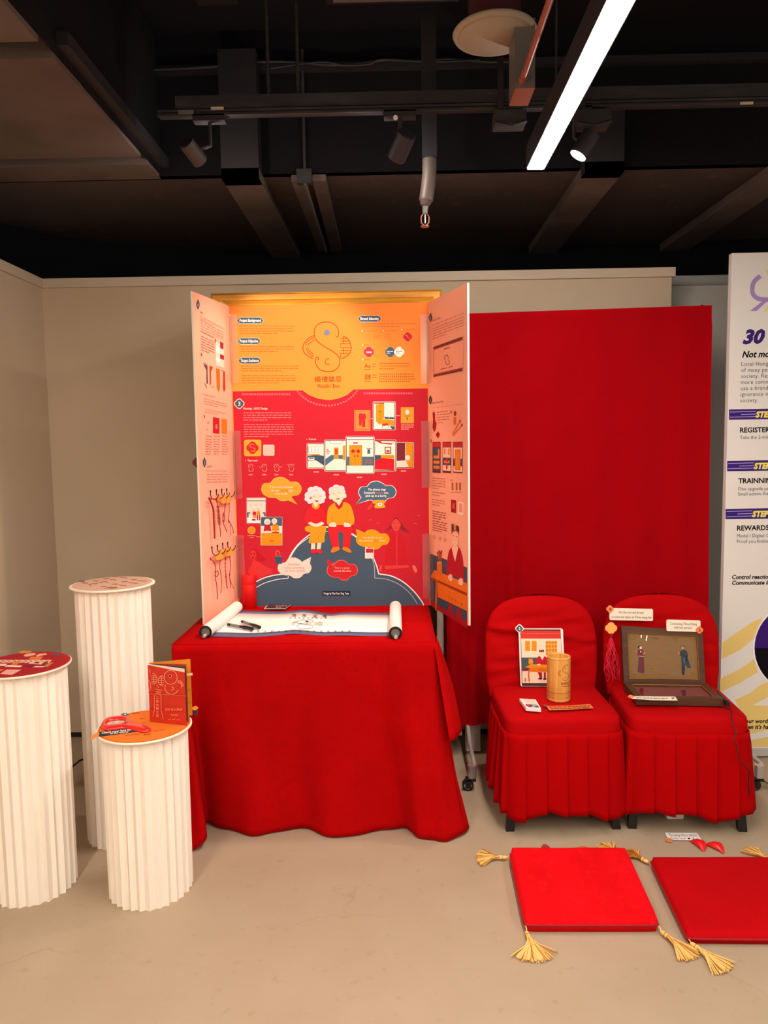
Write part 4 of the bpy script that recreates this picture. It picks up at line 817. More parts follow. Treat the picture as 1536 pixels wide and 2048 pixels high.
# hooks and knotted cords on the left wing
h, o, n = WG[-1]; dw = (o-h).normalized()
hooks = [(420, 983), (432, 981), (442.5, 980), (452.5, 979), (423, 1095), (434, 1092), (444.5, 1088), (454.5, 1086)]
hand = []
for x, y in hooks:
    p = PP(x, y, h, n); mb = MB()
    mb.tube(catmull([p+n*.003+Vector((0, 0, .006)), p+n*.003+Vector((0, 0, -.018)), p+n*.012+Vector((0, 0, -.032)), p+n*.028+Vector((0, 0, -.031)), p+n*.038+Vector((0, 0, -.018)), p+n*.039+Vector((0, 0, -.010))], 3), .0019, M_hook)
    mb.cyl(p+n*.0005, p+n*.004, .004, .004, M_hook, 10); mb.build('hook', board); hand.append(p+n*.020+Vector((0, 0, -.033)))
Z5 = lambda x, y: (380+x*.1953, 880+y*.1953)
cords = [([(195, 600), (215, 640), (235, 700), (240, 740), (245, 860), (250, 930), (252, 1010)], 'thick', None, 0),
         ([(268, 612), (285, 680), (292, 740), (300, 860), (308, 910), (312, 990)], 'coil', (287, 600, 6, 30), 0),
         ([(360, 655), (352, 740), (338, 800), (345, 860), (360, 900), (378, 940)], 'loop', (346, 608, 20, 38), 0),
         ([(400, 650), (402, 720), (392, 815), (410, 850), (435, 900), (446, 955)], 'split', (392, 605, 22, 38), 0),
         ([(210, 1218), (245, 1250), (262, 1310), (258, 1400), (275, 1500), (282, 1630)], 'ring', None, 1),
         ([(308, 1230), (305, 1300), (318, 1390), (322, 1470), (315, 1570)], 'plain', (308, 1185, 30, 42), 1),
         ([(362, 1215), (360, 1300), (368, 1400), (372, 1460), (383, 1522)], 'knots', (357, 1150, 18, 36), 1),
         ([(408, 1195), (414, 1300), (406, 1380), (410, 1440), (416, 1515)], 'split', (403, 1145, 30, 42), 1)]
names = ['thick red cord knotted at both ends, on the hook nearest the board edge, top row', 'red cord wound in a long tight coil, second hook of the top row', 'red cord with a small open loop and orange tag, third hook of the top row',
         'red cord splitting into two tails with an orange tag, hook nearest the hinge, top row', 'red cord with a round open ring, on the hook nearest the board edge, bottom row', 'plain curved red cord under a large orange tag, second hook of the bottom row',
         'red cord of many small knots under an orange tag, third hook of the bottom row', 'short forked red cord under an orange tag, hook nearest the hinge, bottom row']
off = .019
for i, (pl, kind, tg, row) in enumerate(cords):
    P3 = [PP(*Z5(x, y), h+n*off, n) for x, y in pl]; hk = hand[i]
    t = thing('knotted_cord', names[i], 'cord', hk, 0, 'knotted red cords on the left wing')
    mb = MB(); c = catmull(P3, 8); r = .0015 if kind != 'thick' else .0030
    rr = [r*(1+.35*abs(math.sin(k*1.3))) for k in range(len(c))]
    mb.tube([hk]+c if tg is None else c, ([r]+rr) if tg is None else rr, M_redcord)
    for k in ((0, len(c)//2) if kind != 'plain' else (0,)):
        mb.lathe(c[k], [(.0005, -.007), (.003, -.003), (.0035, 0), (.003, .004), (.0005, .007)], M_redcord, 8)
    if kind == 'coil':
        for k in range(14):
            q = c[8].lerp(c[24], k/13); mb.tube([q+Vector((.006*math.cos(t_), .006*math.sin(t_), 0)) for t_ in [j*math.pi/4 for j in range(8)]], .0016, M_redcord, 5, True)
    if kind in ('ring', 'loop'):
        ctr = PP(*Z5(*((275, 1368) if kind == 'ring' else (345, 790))), h+n*off, n); wr = .015 if kind == 'ring' else .008
        mb.tube([ctr+dw*(wr*math.cos(j*math.pi/6))+Vector((0, 0, (.012 if kind == 'ring' else .02)*math.sin(j*math.pi/6))) for j in range(12)], .0018, M_redcord, 5, True)
    if kind == 'split':
        e = c[len(c)*3//5]; f_ = PP(*Z5(pl[-1][0]-(25 if row == 0 else -32), pl[-1][1]+(25 if row == 0 else 10)), h+n*off, n); mb.tube([e, e.lerp(f_, .5)+dw*.004, f_], r*.8, M_redcord)
    if kind == 'knots':
        for k in range(5, len(c)-2, 3): mb.lathe(c[k], [(.001, -.004), (.0032, 0), (.001, .004)], M_redcord, 7)
    mb.build('cord', t)
    if tg:
        cx, cy, rx, ry = tg; ctr = PP(*Z5(cx, cy), h+n*(off+.001), n)
        MB().prism([ctr+dw*(-(rx/22)*.034*math.cos(j*math.pi/10))*1.0+Vector((0, 0, .0185*math.sin(j*math.pi/10))) for j in range(20)] if rx > 10 else [ctr+(n*.6+dw*.3).normalized()*(.012*math.cos(j*math.pi/10))+Vector((0, 0, .017*math.sin(j*math.pi/10))) for j in range(20)], n*.001, mat('tag_orange', '#F2A040', rough=.7)).build('paper_tag', t)
        mb = MB(); mb.tube([hk, ctr+Vector((0, 0, .016))], .0008, M_redcord, 4); mb.tube([ctr+Vector((0, 0, -.015)), P3[0]], .0012, M_redcord, 4); mb.build('thread', t)
# small flower badge behind the left wing edge
p = PP(396, 925, o-n*.02, n); fl = flower_pts((p.x, p.y, p.z), (1, 0, 0), (0, 0, 1), .024)
mb = MB(); mb.prism(fl, (0, .004, 0), mat('badge_maroon', '#6A1A1E')); tag(mb.build('flower_badge'), 'dark maroon flower badge sticking out behind the left wing edge', 'badge')
# ================================================================== TABLE, CLOTH AND WHAT LIES ON IT
tx0, tx1, ty0, ty1 = -.862, .140, 2.785, 3.475
t = thing('folding_table', 'folding table hidden under the long red velvet cloth', 'table', ((tx0+tx1)/2, (ty0+ty1)/2, 0))
MB().box(tx0+.006, tx1-.006, ty0+.006, ty1, .715, .743, M_cream, bev=.004).build('tabletop', t)
for x in (tx0+.07, tx1-.07):
    for y in (ty0+.09, ty1-.06): MB().cyl((x, y, 0), (x, y, .715), .013, .013, M_alu, 12).build('leg', t)
# cloth: top sheet + draped skirt lofted between the table edge and the hem on the floor
ZT = .7505
mb = MB()
hem = [(PZ(372, 1560, .25), (tx0, ty1), .25), (Vector((tx0-.05, 3.2, .06)), (tx0, 3.25), .06), (Vector((tx0-.07, 3.0, .012)), (tx0, 3.0), .012),
       (Vector((tx0-.03, 2.80, .006)), (tx0, 2.86), .006), (PZ(372, 1703, .006), (tx0+.0, 2.80), .006), (PZ(392, 1690, .006), (tx0+.012, ty0), .006), (PZ(417, 1668, .03), (tx0+.03, ty0), .03), (PZ(416, 1640, .02), (tx0+.05, ty0), .02), (PZ(424, 1636, .012), (tx0+.09, ty0), .012), (PZ(450, 1651, .006), (tx0+.14, ty0), .006), (PZ(482, 1664, .005), (tx0+.19, ty0), .005), (PZ(512, 1671, .005), (tx0+.24, ty0), .005),
       (PZ(560, 1663, .005), (-.56, ty0), .005), (PZ(615, 1663, .005), (-.46, ty0), .005), (PZ(662, 1671, .005), (-.36, ty0), .005), (PZ(720, 1664, .005), (-.25, ty0), .005), (PZ(775, 1652, .006), (-.14, ty0), .006), (PZ(806, 1647, .008), (-.08, ty0), .008), (PZ(822, 1658, .006), (-.03, ty0), .006),
       (PZ(838, 1675, .005), (.02, ty0), .005), (PZ(868, 1682, .004), (.07, ty0), .004), (PZ(890, 1687, .004), (.11, ty0), .004), (PZ(905, 1682, .006), (.13, ty0), .006), (PZ(932, 1664, .012), (tx1, ty0+.01), .012), (PZ(936, 1646, .012), (tx1, ty0+.05), .012), (Vector((.215, 3.0, .01)), (tx1, 3.05), .01), (Vector((.19, 3.2, .02)), (tx1, 3.25), .02), (Vector((.17, ty1, .05)), (tx1, ty1), .05)]
bot = catmull([p for p, q, z in hem], 8); topc = [Vector(p) for p in catmull([Vector((q[0], q[1], ZT)) for p, q, z in hem], 8)]
for p in topc: p.x = min(max(p.x, tx0), tx1); p.y = min(max(p.y, ty0), ty1)
rows = []; NK = 30; N = len(bot)
cx_, cy_ = (tx0+tx1)/2, (ty0+ty1)/2
for k in range(NK+1):
    u = k/NK; row = []
    for j in range(N):
        a_, b_ = topc[j], bot[j]
        w_ = u**1.25 if u > 0 else 0
        x = a_.x+(b_.x-a_.x)*w_; y = a_.y+(b_.y-a_.y)*w_; z = a_.z+(b_.z-a_.z)*u
        out = Vector((a_.x-cx_, a_.y-cy_, 0))
        nx = -1 if a_.x <= tx0+1e-4 else (1 if a_.x >= tx1-1e-4 else 0); ny = -1 if a_.y <= ty0+1e-4 else 0
        nn = Vector((nx, ny, 0)); nn = nn.normalized() if nn.length > 0 else Vector((0, -1, 0))
        s_ = x*1.0
        f_ = .020*math.sin(9.5*s_+1.2+1.2*u)*u + .013*math.sin(25*s_+1.5*u)*u*(1-.3*u) + .004*math.sin(43*s_+2*u)*u + .003*math.sin(61*s_+5*u)*min(u*3, 1)*(1-u)
        edge_ = .006*(1-(1-min(u/.03, 1))**2)
        y += nn.y*(f_+edge_); x += nn.x*(f_+edge_)
        if u < .03: z = a_.z-(.75*u)*.6
        row.append(Vector((x, y, max(z, .003))))
    rows.append(row)
mb.grid(rows, M_velvet, True)
nx_, ny_ = 24, 16; tg_ = []
for j in range(ny_+1):
    tg_.append([Vector((tx0+(tx1-tx0)*i/nx_, ty0+(ty1-ty0)*j/ny_, ZT+.0006*math.sin(i*1.3+j)*(0 < i < nx_ and 0 < j < ny_))) for i in range(nx_+1)])
mb.grid(tg_, M_velvet, True, flip=True)
# doubled corner fold on the right
fa = [Vector((tx1-.004, ty0-.012, ZT-.012)), Vector((tx1+.006, ty0+.02, ZT-.008)), Vector((tx1+.010, ty0+.12, ZT-.006))]
fb = [PY(899, 1482, 2.70), PY(912, 1476, 2.72), PY(923, 1462, 2.82)]
A3 = catmull(fa, 6); B3 = catmull(fb, 6); rows = []
for k in range(17):
    u = k/16; rows.append([a_.lerp(b_, u)+Vector((.012*math.sin(u*3.1), -.010*math.sin(u*3.1), 0))*(j/12) for j, (a_, b_) in enumerate(zip(A3, B3))])
mb.grid(rows, M_velvet, True)
cl = mb.build('tablecloth'); tag(cl, 'long red velvet cloth draped to the floor over the exhibition table', 'tablecloth')
sol = cl.modifiers.new('thick', 'SOLIDIFY'); sol.thickness = .002; sol.offset = -1
# scroll
t = thing('hand_scroll', 'unrolled white paper scroll with blue-grey borders between two rollers', 'scroll', PZ(600, 1245, ZT))
zP = ZT+.003
bk = [PZ(x, y, zP) for x, y in ((468, 1222), (560, 1223), (595, 1221), (620, 1221), (660, 1227), (700, 1225), (784, 1226))]
ft = [PZ(x, y, zP) for x, y in ((422, 1274), (500, 1274), (560, 1270), (600, 1268), (640, 1271), (700, 1272), (790, 1272))]
bk, ft = catmull(bk, 5), catmull(ft, 5)
def zr_(j): return .0022*max(0, math.sin(j*.55+1))
lay = lambda u: [bk[j].lerp(ft[j], u)+Vector((0, 0, zr_(j))) for j in range(len(bk))]
M_sb = mat('scroll_border_blue', '#5A6080', rough=.7)
mb = MB(); mb.grid([lay(.12), lay(.35), lay(.6), lay(.86)], M_white, True); mb.grid([lay(0), lay(.12)], M_sb, True); mb.grid([lay(.86), lay(1)], M_sb, True)
pp = mb.build('paper', t); sm_ = pp.modifiers.new('thick', 'SOLIDIFY'); sm_.thickness = .0012; sm_.offset = 0
a = Art((0, 0, zP+.0028), (0, 0, 1), base=0).zoom(340, 1160, .3646)
K = '#4A464C'
for k in range(4): marks(a, (680, 735, 795, 848)[k], (193, 194, 197, 197)[k], 1, 0, 30, 14, K, 2, seed=k)
marks(a, 662, 208, 9, 24, 14, 6, K, 2, 9)
a.stroke([(740, 222), (775, 217), (782, 230), (740, 240), (700, 238), (705, 222), (740, 218)], 1.6, K, 2, smooth=5); a.stroke([(705, 235), (745, 243), (785, 250), (770, 264), (715, 266), (695, 252), (712, 246)], 1.6, K, 2, smooth=5); a.ell(752, 227, 9, 3.4, K, 2)
for d_ in (0, 7, 14): a.stroke([(700-d_*.2, 229-d_*.1), (668-d_*.8+14, 236), (672-d_*.6+10, 248)], 1.3, K, 2, smooth=4)
a.arc(808, 240, 28, 12, -70, 70, 1.6, K, 2); [a.stroke([(792, y), (830, y)], 1.3, K, 2) for y in (234, 240, 246)]
marks(a, 445, 281, 15, 38.5, 18, 9, K, 2, 5)
a.build('ink_drawing', pp)
def roller(pf, pb, lab, r=.0255):
    f_, b_ = PZ(*pf, ZT+r), PZ(*pb, ZT+r); d = (b_-f_).normalized(); mb = MB()
    mb.cyl(f_, b_, r, r, M_white, 28, caps=False); mb.cyl(f_+d*.002, f_+d*.006, r*.97, r*.97, M_grey, 28); mb.cyl(b_-d*.01, b_-d*.006, r*.98, r*.98, M_grey, 28)
    mb.build('roller', t)
    mb = MB(); rr = []
    for rad, dd in ((r*.98, -.001), (r*.80, -.002), (r*.78, .004), (r*.42, .005)): pass
    for rad in (r*.96, r*.84, r*.72): mb.tube([f_-d*.001+d.orthogonal().normalized()*0+(Matrix.Rotation(j*math.pi/12, 4, d) @ (d.orthogonal().normalized()*rad)) for j in range(24)], .0013, M_blackp, 5, True)
    c0 = f_+Vector((.001, 0, -r*.45)); mb.cyl(c0-d*.022, c0+d*.004, .008, .0075, M_chrome, 14); mb.cyl(c0-d*.026, c0-d*.022, .0055, .008, M_chrome, 14)
    mb.build('roller_end', t)
roller((411, 1264), (474, 1214), ''); roller((791, 1266), (791, 1213), '')
# marker pens
for (x0, y0, x1, y1), lab in (((456, 1249, 506, 1258), 'black marker pen lying capped on the scroll, the one nearer the left roller'), ((484, 1243, 520, 1255), 'black marker pen lying on the scroll, the one further from the left roller')):
    p, q = PZ(x0, y0, ZT+.0155), PZ(x1, y1, ZT+.0155); t2 = thing('marker_pen', lab, 'pen', p, 0, 'black marker pens on the scroll'); d = q-p
    MB().cyl(p, p+d*.62, .0062, .0062, M_blackp, 12).build('barrel', t2); MB().cyl(p+d*.62, q-d*.03, .0078, .0078, M_blackp, 12).cyl(q-d*.03, q, .0078, .006, M_blackp, 12).build('cap', t2)
    MB().cyl(p+d*.14, p+d*.5, .0064, .0064, mat('pen_label', '#7A7A7A', rough=.5), 12, caps=False).build('label_band', t2)
# red tube
c = PZ(500, 1216, ZT); r = .0335; zh = PY(500, 1149, c.y).z-ZT; zs = PY(500, 1167, c.y).z-ZT
t = thing('card_tube', 'bright red cylindrical card tube standing on the table by the left hinge', 'tube', c)
MB().lathe(c, [(.001, .0005), (r*.97, .0005), (r*.97, zs)], M_can, 36).build('tube_body', t)
MB().lathe(c, [(r*.97, zs), (r, zs+.001), (r, zh-.003), (r*.97, zh), (r*.85, zh), (r*.82, zh-.003), (.001, zh-.003)], M_can, 36).build('lid', t)
# postcards stack and a leaning card
for k in range(5):
    q = [PZ(x, y, ZT+.002+k*.0032) for x, y in ((529, 1217), (570, 1217), (581, 1209), (536, 1209))]; sh = Vector((.002*math.sin(k*2.1), .0015*math.cos(k*3), 0))
    mb = MB(); mb.prism([p+sh for p in q], (0, 0, -.0025), mat('card_plum', '#5A2A34', rough=.4) if k == 4 else M_white, M_white)
    lb = ['bottom card', 'second card from the bottom', 'middle card', 'second card from the top', 'top card, plum coloured,']
    o_ = mb.build('postcard'); tag(o_, lb[k]+' of the small stack at the back of the table', 'card', 'cards stacked behind the scroll')
    if k == 4:
        a = Art((0, 0, ZT+.0149), (0, 0, 1), base=.0002); a.para(552, 1211, 574, 2, 3, '#C89A8A', 1, h=1.4, wmin=3, wmax=8, gap=1.5); a.build('card_print', o_)
p = PZ(479, 1214, ZT); mb = MB(); mb.prism([p, p+Vector((.006, 0, 0)), p+Vector((.032, .05, .052)), p+Vector((.026, .05, .052))], (0, .002, 0), M_white)
tag(mb.build('white_stick'), 'thin white strip leaning beside the red card tube', 'strip')

# ================================================================== PEDESTALS
def pedestal(cx, cy, r, h, rot, label, seed, lid_tilt=0):
    t = thing('pedestal', label, 'pedestal', (cx, cy, 0), 0, 'white pleated display pedestals')
    rr = random.Random(seed); N = 28; pts = []
    for i in range(N):
        a0 = 2*math.pi*(i+rot)/N; asy = rr.uniform(.35, .65)
        pts.append((a0, r*rr.uniform(.97, 1.0))); pts.append((a0+2*math.pi/N*asy, r-.013*rr.uniform(.7, 1.2)))
    mb = MB(); n = len(pts); rows = []
    tw = [rr.uniform(-.5, .5) for _ in pts]
    for k in range(7):
        u = k/6; rows.append([Vector((cx+(q-.002*(1-u))*math.cos(a_+.004*tw[j]*u), cy+(q-.002*(1-u))*math.sin(a_+.004*tw[j]*u), h*u)) for j, (a_, q) in enumerate(pts)])
    mb.grid(rows, M_paper, False, True); o_ = mb.build('pleated_sleeve', t)
    s_ = o_.modifiers.new('t', 'SOLIDIFY'); s_.thickness = .0012; s_.offset = -1
    MB().lathe((cx, cy, h), [(.001, 0), (r+.011, 0), (r+.013, .001), (r+.013, .006), (r+.011, .007), (.001, .007)], M_cream, 64).build('top_disc', t)
    MB().cyl((cx, cy, .002), (cx, cy, h-.002), r*.55, r*.55, M_cream, 24).build('core', t)
    return t
def top_print(t, cx, cy, z, r, col, f, ring=None):
    mb = MB(); mb.lathe((cx, cy, z), [(.001, .0005), (r, .0005)], ink(col), 64)
    if ring: mb.lathe((cx, cy, z), [(r*.955, .0008), (r*.97, .0008)], ink(ring), 64)
    o_ = mb.build('top_print', t)
    if f: a = Art((0, 0, z+.0008), (0, 0, 1), base=0, step=.0002); f(a); a.build('print_detail', o_)
def fit(xl, xr, yc, z, yb):   # centre and radius from the picture of a top disc
    c = PZ((xl+xr)/2, yc, z); return c.x, c.y, (xr-xl)/2/FPX*c.y*.955
r1_ = r2_ = r3_ = .141
y1_, y2_, y3_ = 2.43, 2.45, 2.80
def pfit(xl, xr, yc, y):
    q = PY((xl+xr)/2, yc, y); return q.x, q.z-.007
x1_, H1 = pfit(194, 385, 1451, y1_); x3_, H3 = pfit(139, 312, 1167, y3_)
x2_, H2 = pfit(-56, 145, 1328, y2_)
print('PED', x1_, H1, x2_, H2, x3_, H3)
p1 = pedestal(x1_, y1_, r1_, H1, .2, 'short white pleated pedestal with a round orange top, in front of the table', 3)
p2 = pedestal(x2_, y2_, r2_, H2, .4, 'white pleated pedestal with a round red top at the far left', 5)
p3 = pedestal(x3_, y3_, r3_, H3, .1, 'tall white pleated pedestal with a round pale pink top by the wall corner', 9)
def f1(a):
    a.zoom(180, 1300, .15625); O = '#B04018'
    a.text('Invitation Card Design & Taboo', 640, 1062, 34, O, 1, sl=-.11, width=320); a.para(455, 1090, 640, 1, 10, O, 1, sl=-.11, h=8, last=1); a.para(690, 1078, 780, 1, 10, O, 1, sl=-.11, h=14, last=1)
    a.para(540, 808, 735, 1, 10, O, 1, sl=-.09, h=9, wmin=20, wmax=60); a.para(640, 880, 740, 1, 10, O, 1, sl=-.09, h=7, wmin=20, wmax=60)
    a.flower(447, 824, 52, '#4A5A78', 1, ry=18); a.ell(450, 822, 14, 8, WH, 2)
def f2(a):
    a.zoom(0, 1280, .10417)
    def quad(p, c, lv=1): a.poly(p, c, lv)
    quad([(345, 230), (430, 205), (600, 210), (600, 235), (500, 250), (410, 255)], '#D8864A'); quad([(455, 290), (520, 258), (680, 250), (680, 285), (520, 320), (470, 315)], '#E8A890'); quad([(690, 295), (760, 262), (880, 255), (905, 275), (760, 310), (710, 322)], '#E8A890')
    quad([(545, 370), (600, 320), (830, 318), (760, 388)], '#D8783A', 2); a.ell(1080, 283, 90, 22, '#6A4A58', 1)
    for x in range(-100, 900, 105): quad([(x, 430), (x+60, 378), (x+150, 382), (x+90, 440)], '#EBB4A4', 2); quad([(x+40, 412), (x+62, 395), (x+95, 398), (x+75, 415)], '#9A4038', 3)
    quad([(200, 478), (290, 410), (400, 405), (330, 480)], '#D8783A', 4); quad([(540, 455), (620, 405), (860, 408), (790, 470), (700, 465)], '#EBB4A4', 4); quad([(640, 440), (690, 418), (770, 420), (730, 452)], '#8A3430', 5)
    quad([(790, 470), (860, 415), (930, 420), (850, 490)], '#7A3A34', 5); quad([(830, 500), (960, 428), (1035, 432), (900, 525)], '#C8744C', 6); quad([(620, 528), (690, 500), (850, 505), (845, 522)], '#F0C8BC', 6)
    quad([(80, 510), (150, 480), (430, 492), (390, 522)], '#F4D8CC', 3); quad([(-150, 500), (-100, 450), (145, 455), (100, 498)], '#F0C4B8', 3); quad([(0, 650), (130, 565), (410, 570), (230, 672)], '#E8A898', 3); quad([(-200, 620), (-100, 555), (90, 560), (0, 610)], '#D8703A', 2); quad([(450, 500), (520, 482), (660, 490), (600, 525)], '#7A2A34', 2)
def f3(a):
    a.zoom(120, 1130, .13672); T = '#B08468'
    for x, y in ((370, 264), (525, 232), (675, 199), (815, 168), (1085, 212), (945, 243), (803, 279), (640, 314)): a.ell(x, y, 50, 9, '#B87A56' if x != 803 else '#B08038', 1)
    a.ell(318, 238, 50, 12, '#7A7470', 1); a.stroke([(375, 222), (700, 158)], 5, '#A88C78', 1)
    for p in (((410, 285), (470, 275), (550, 272)), ((430, 280), (460, 315)), ((730, 208), (780, 215), (830, 222)), ((870, 178), (990, 192)), ((1140, 225), (1270, 236)), ((1000, 255), (1140, 270)), ((860, 290), (975, 304)), ((580, 262), (640, 240), (710, 252)), ((650, 345), (720, 325), (845, 335)), ((690, 330), (760, 345), (830, 318)), ((740, 320), (800, 342))): a.stroke(p, 7, '#8A4438', 1)
top_print(p1, x1_, y1_, H1+.007, r1_+.008, '#E8792C', f1, '#B85A1C'); top_print(p2, x2_, y2_, H2+.007, r2_+.010, '#A8242A', f2, '#C83A38'); top_print(p3, x3_, y3_, H3+.007, r3_+.003, '#D8AC98', f3)
# booklet on the short pedestal
zb = H1+.0085
def vpan(pts_base, h0, h1, mt, thick=.0015, name='panel', parent=None):
    a_, b_ = pts_base; nrm = Vector((-(b_-a_).y, (b_-a_).x, 0)).normalized()
    mb = MB(); mb.prism([a_+Vector((0, 0, h0[0])), b_+Vector((0, 0, h0[1])), b_+Vector((0, 0, h1[1])), a_+Vector((0, 0, h1[0]))], nrm*thick, mt); return mb.build(name, parent)
bl = PZ(300, 1443, zb); br = PZ(373, 1451, zb); hb = PY(296, 1330, bl.y).z-zb; hbr = PY(371, 1345, br.y).z-zb
t = thing('booklet', 'red and amber folded invitation booklet standing open on the short pedestal', 'booklet', bl)
ob = vpan((bl, br), (0, 0), (hb, hbr), M_bookred, name='front_cover', parent=t)
ob2 = PZ(385, 1434, zb); obl = bl+Vector((.002, .012, 0)); zamb = PY(384, 1318, ob2.y).z-zb
vpan((obl, ob2), (0, .006), (zamb-.004, zamb), M_amber, name='back_cover', parent=t)
mid = obl.lerp(ob2, .93)
for k, (dy, mt, hh) in enumerate(((.004, M_cream, -.004), (.007, mat('booklet_slate', '#3A3E40'), -.010), (.0095, M_bookred, .001))):
    e_ = br.lerp(ob2, .18+.16*k)+Vector((-.004, 0, 0)); vpan((bl+Vector((.001, dy, 0)), e_), (0, 0), (hb+.002, hbr+.008-hh*.0+.004*k), mt, name='page', parent=t)
nrm = (br-bl).cross(Vector((0, 0, 1))).normalized()
if nrm.y > 0: nrm = -nrm
a = Art(bl+nrm*.0016, nrm).zoom(180, 1300, .15625); LC = '#F4A684'
a.arc(1032, 350, 84, 90, 0, 360, 7, LC, 1); a.ell(1025, 335, 22, 20, LC, 1); a.ell(1025, 335, 16, 15, '#2A2A38', 2)
a.arc(1045, 480, 86, 88, 20, 205, 7, LC, 1); a.arc(1045, 492, 22, 22, -90, 110, 7, LC, 1)
for k in range(3): a.stroke([(1118, 385+k*16), (1165, 400+k*16), (1205-k*18, 460+k*14)], 5, LC, 1, smooth=4)
a.arc(930, 392, 58, 64, 90, 270, 6, LC, 1); a.arc(800, 370, 58, 70, -90, 90, 6, LC, 1); [a.stroke([(880, y), (945, y)], 5, LC, 1) for y in (345, 368, 392, 415, 440)]; [a.stroke([(785, y), (850, y)], 5, LC, 1) for y in (330, 352, 376, 400, 422)]; a.stroke([(915, 340), (915, 440)], 5, LC, 1); a.stroke([(815, 325), (815, 425)], 5, LC, 1); a.arc(748, 460, 28, 70, -90, 90, 6, LC, 1); a.stroke([(750, 240), (768, 260), (768, 300)], 5, LC, 1)
a.stroke([(850, 445), (880, 475), (845, 500), (920, 520)], 5, LC, 1); a.stroke([(880, 500), (880, 545), (850, 540)], 5, LC, 1); a.stroke([(840, 530), (910, 545)], 5, LC, 1)
a.stroke([(748, 545), (1236, 585)], 6, '#8A1A0C', 1); a.stroke([(760, 551), (1236, 589)], 3, LC, 2)
a.stroke([(805, 855), (825, 760), (822, 580), (840, 562), (890, 565), (908, 585), (910, 760), (935, 885)], 5, LC, 1)
for k, c_ in enumerate('二姓合婚之喜'): a.text(c_, 862, 625+k*46, 38, LC, 2, al='c')
a.text('LEO & LUNA', 1070, 775, 44, LC, 2, al='c', width=220); a.text('百年好合', 1080, 842, 30, LC, 2, al='c', width=96); a.stroke([(1000, 890), (1030, 888), (1035, 870)], 4, LC, 2); a.stroke([(1050, 890), (1085, 888), (1090, 872)], 4, LC, 2); a.stroke([(1100, 892), (1160, 896)], 4, LC, 2); a.stroke([(745, 748), (1190, 790)], 4, '#A8200E', 1)
a.build('cover_print', ob)
nb = -(ob2-obl).cross(Vector((0, 0, 1))).normalized()
if nb.y > 0: nb = -nb
a = Art(obl+nb*.0018, nb).zoom(180, 1300, .15625); a.poly([(1222, 303), (1312, 292), (1312, 325), (1222, 332)], '#F8E4B0', 1); a.stroke([(1235, 518), (1312, 512)], 6, '#B06A10', 1); a.stroke([(1240, 675), (1312, 662)], 5, '#B06A10', 1); a.build('cover_band', bpy.data.objects['back_cover'])
# little slate clip with an orange flower behind the booklet
c = PZ(390, 1432, H1+.010)+Vector((0, .03, 0)); t = thing('corner_sign', 'small slate card clip with an orange flower behind the booklet', 'sign', c)
q = [PY(386, 1420, 2.52), PY(395, 1422, 2.52), PY(394, 1430, 2.52), PY(387, 1430, 2.52)]; MB().prism(q, (0, .006, 0), ink('#3E4A5E')).build('clip', t)
MB().prism(flower_pts(PY(390, 1417, 2.515), (1, 0, 0), (0, .9, .35), .011), (0, 0, .002), M_orange).build('flower', t)
mb = MB(); mb.tube([PY(388, 1430, 2.522), Vector((PY(388, 1430, 2.522).x, 2.522, H1+.008)), Vector((x1_+.13, 2.50, H1+.008))], .0015, M_hook); mb.build('stem', t)
# hand mirror
t = thing('hand_mirror', 'glossy red plastic hand mirror with an oval glass on the short pedestal', 'mirror', PZ(250, 1445, zb)); zz = zb+.008
a_ = lambda x, y: PZ(180+x*.15625, 1300+y*.15625, zz)
outer = [(150, 930), (200, 875), (300, 848), (420, 840), (490, 855), (520, 900), (545, 930), (620, 950), (720, 965), (775, 990), (768, 1015), (720, 1035), (640, 1030), (580, 1010), (520, 990), (440, 985), (330, 995), (230, 1010), (170, 1000), (145, 970)]
inner = [(205, 945), (240, 905), (310, 887), (400, 882), (448, 895), (440, 920), (380, 940), (290, 955), (230, 958)]
O_ = catmull([a_(*p) for p in outer], 4, True); I_ = catmull([a_(*p) for p in inner], 4, True)
mb = MB(); ci = sum(I_, Vector())/len(I_); co = sum(O_, Vector())/len(O_)
# frame head ring: match outer points by angle to inner ring, handle as a rounded body
def ringpt(poly, c, th):
    best = None
    for k in range(len(poly)):
        p, q = poly[k]-c, poly[(k+1) % len(poly)]-c; a1, a2 = math.atan2(p.y, p.x), math.atan2(q.y, q.x)
        dlt = (a2-a1+math.pi) % (2*math.pi)-math.pi; rel = (th-a1+math.pi) % (2*math.pi)-math.pi
        if (dlt > 0 and 0 <= rel <= dlt) or (dlt < 0 and dlt <= rel <= 0): v = c+p.lerp(q, rel/dlt if dlt else 0); best = v if best is None or (v-c).length > (best-c).length else best
    return best or c
n_ = 64; ro = [ringpt(O_, ci, 2*math.pi*k/n_) for k in range(n_)]; ri = [ringpt(I_, ci, 2*math.pi*k/n_) for k in range(n_)]
rows = []
for u, dz in ((0, -.0065), (0, -.002), (.12, .002), (.4, .005), (.75, .004), (1, -.001), (1, -.004)): rows.append([ro[k].lerp(ri[k], u)+Vector((0, 0, dz)) for k in range(n_)])
mb.grid(rows, M_redplastic, True, True); mb.add([p+Vector((0, 0, -.0065)) for p in ro], [list(range(n_))], M_redplastic); mb.build('mirror_body', t)
MB().add([p+Vector((0, 0, -.0025)) for p in ri], [list(range(n_))], M_mirror).build('mirror_glass', t)
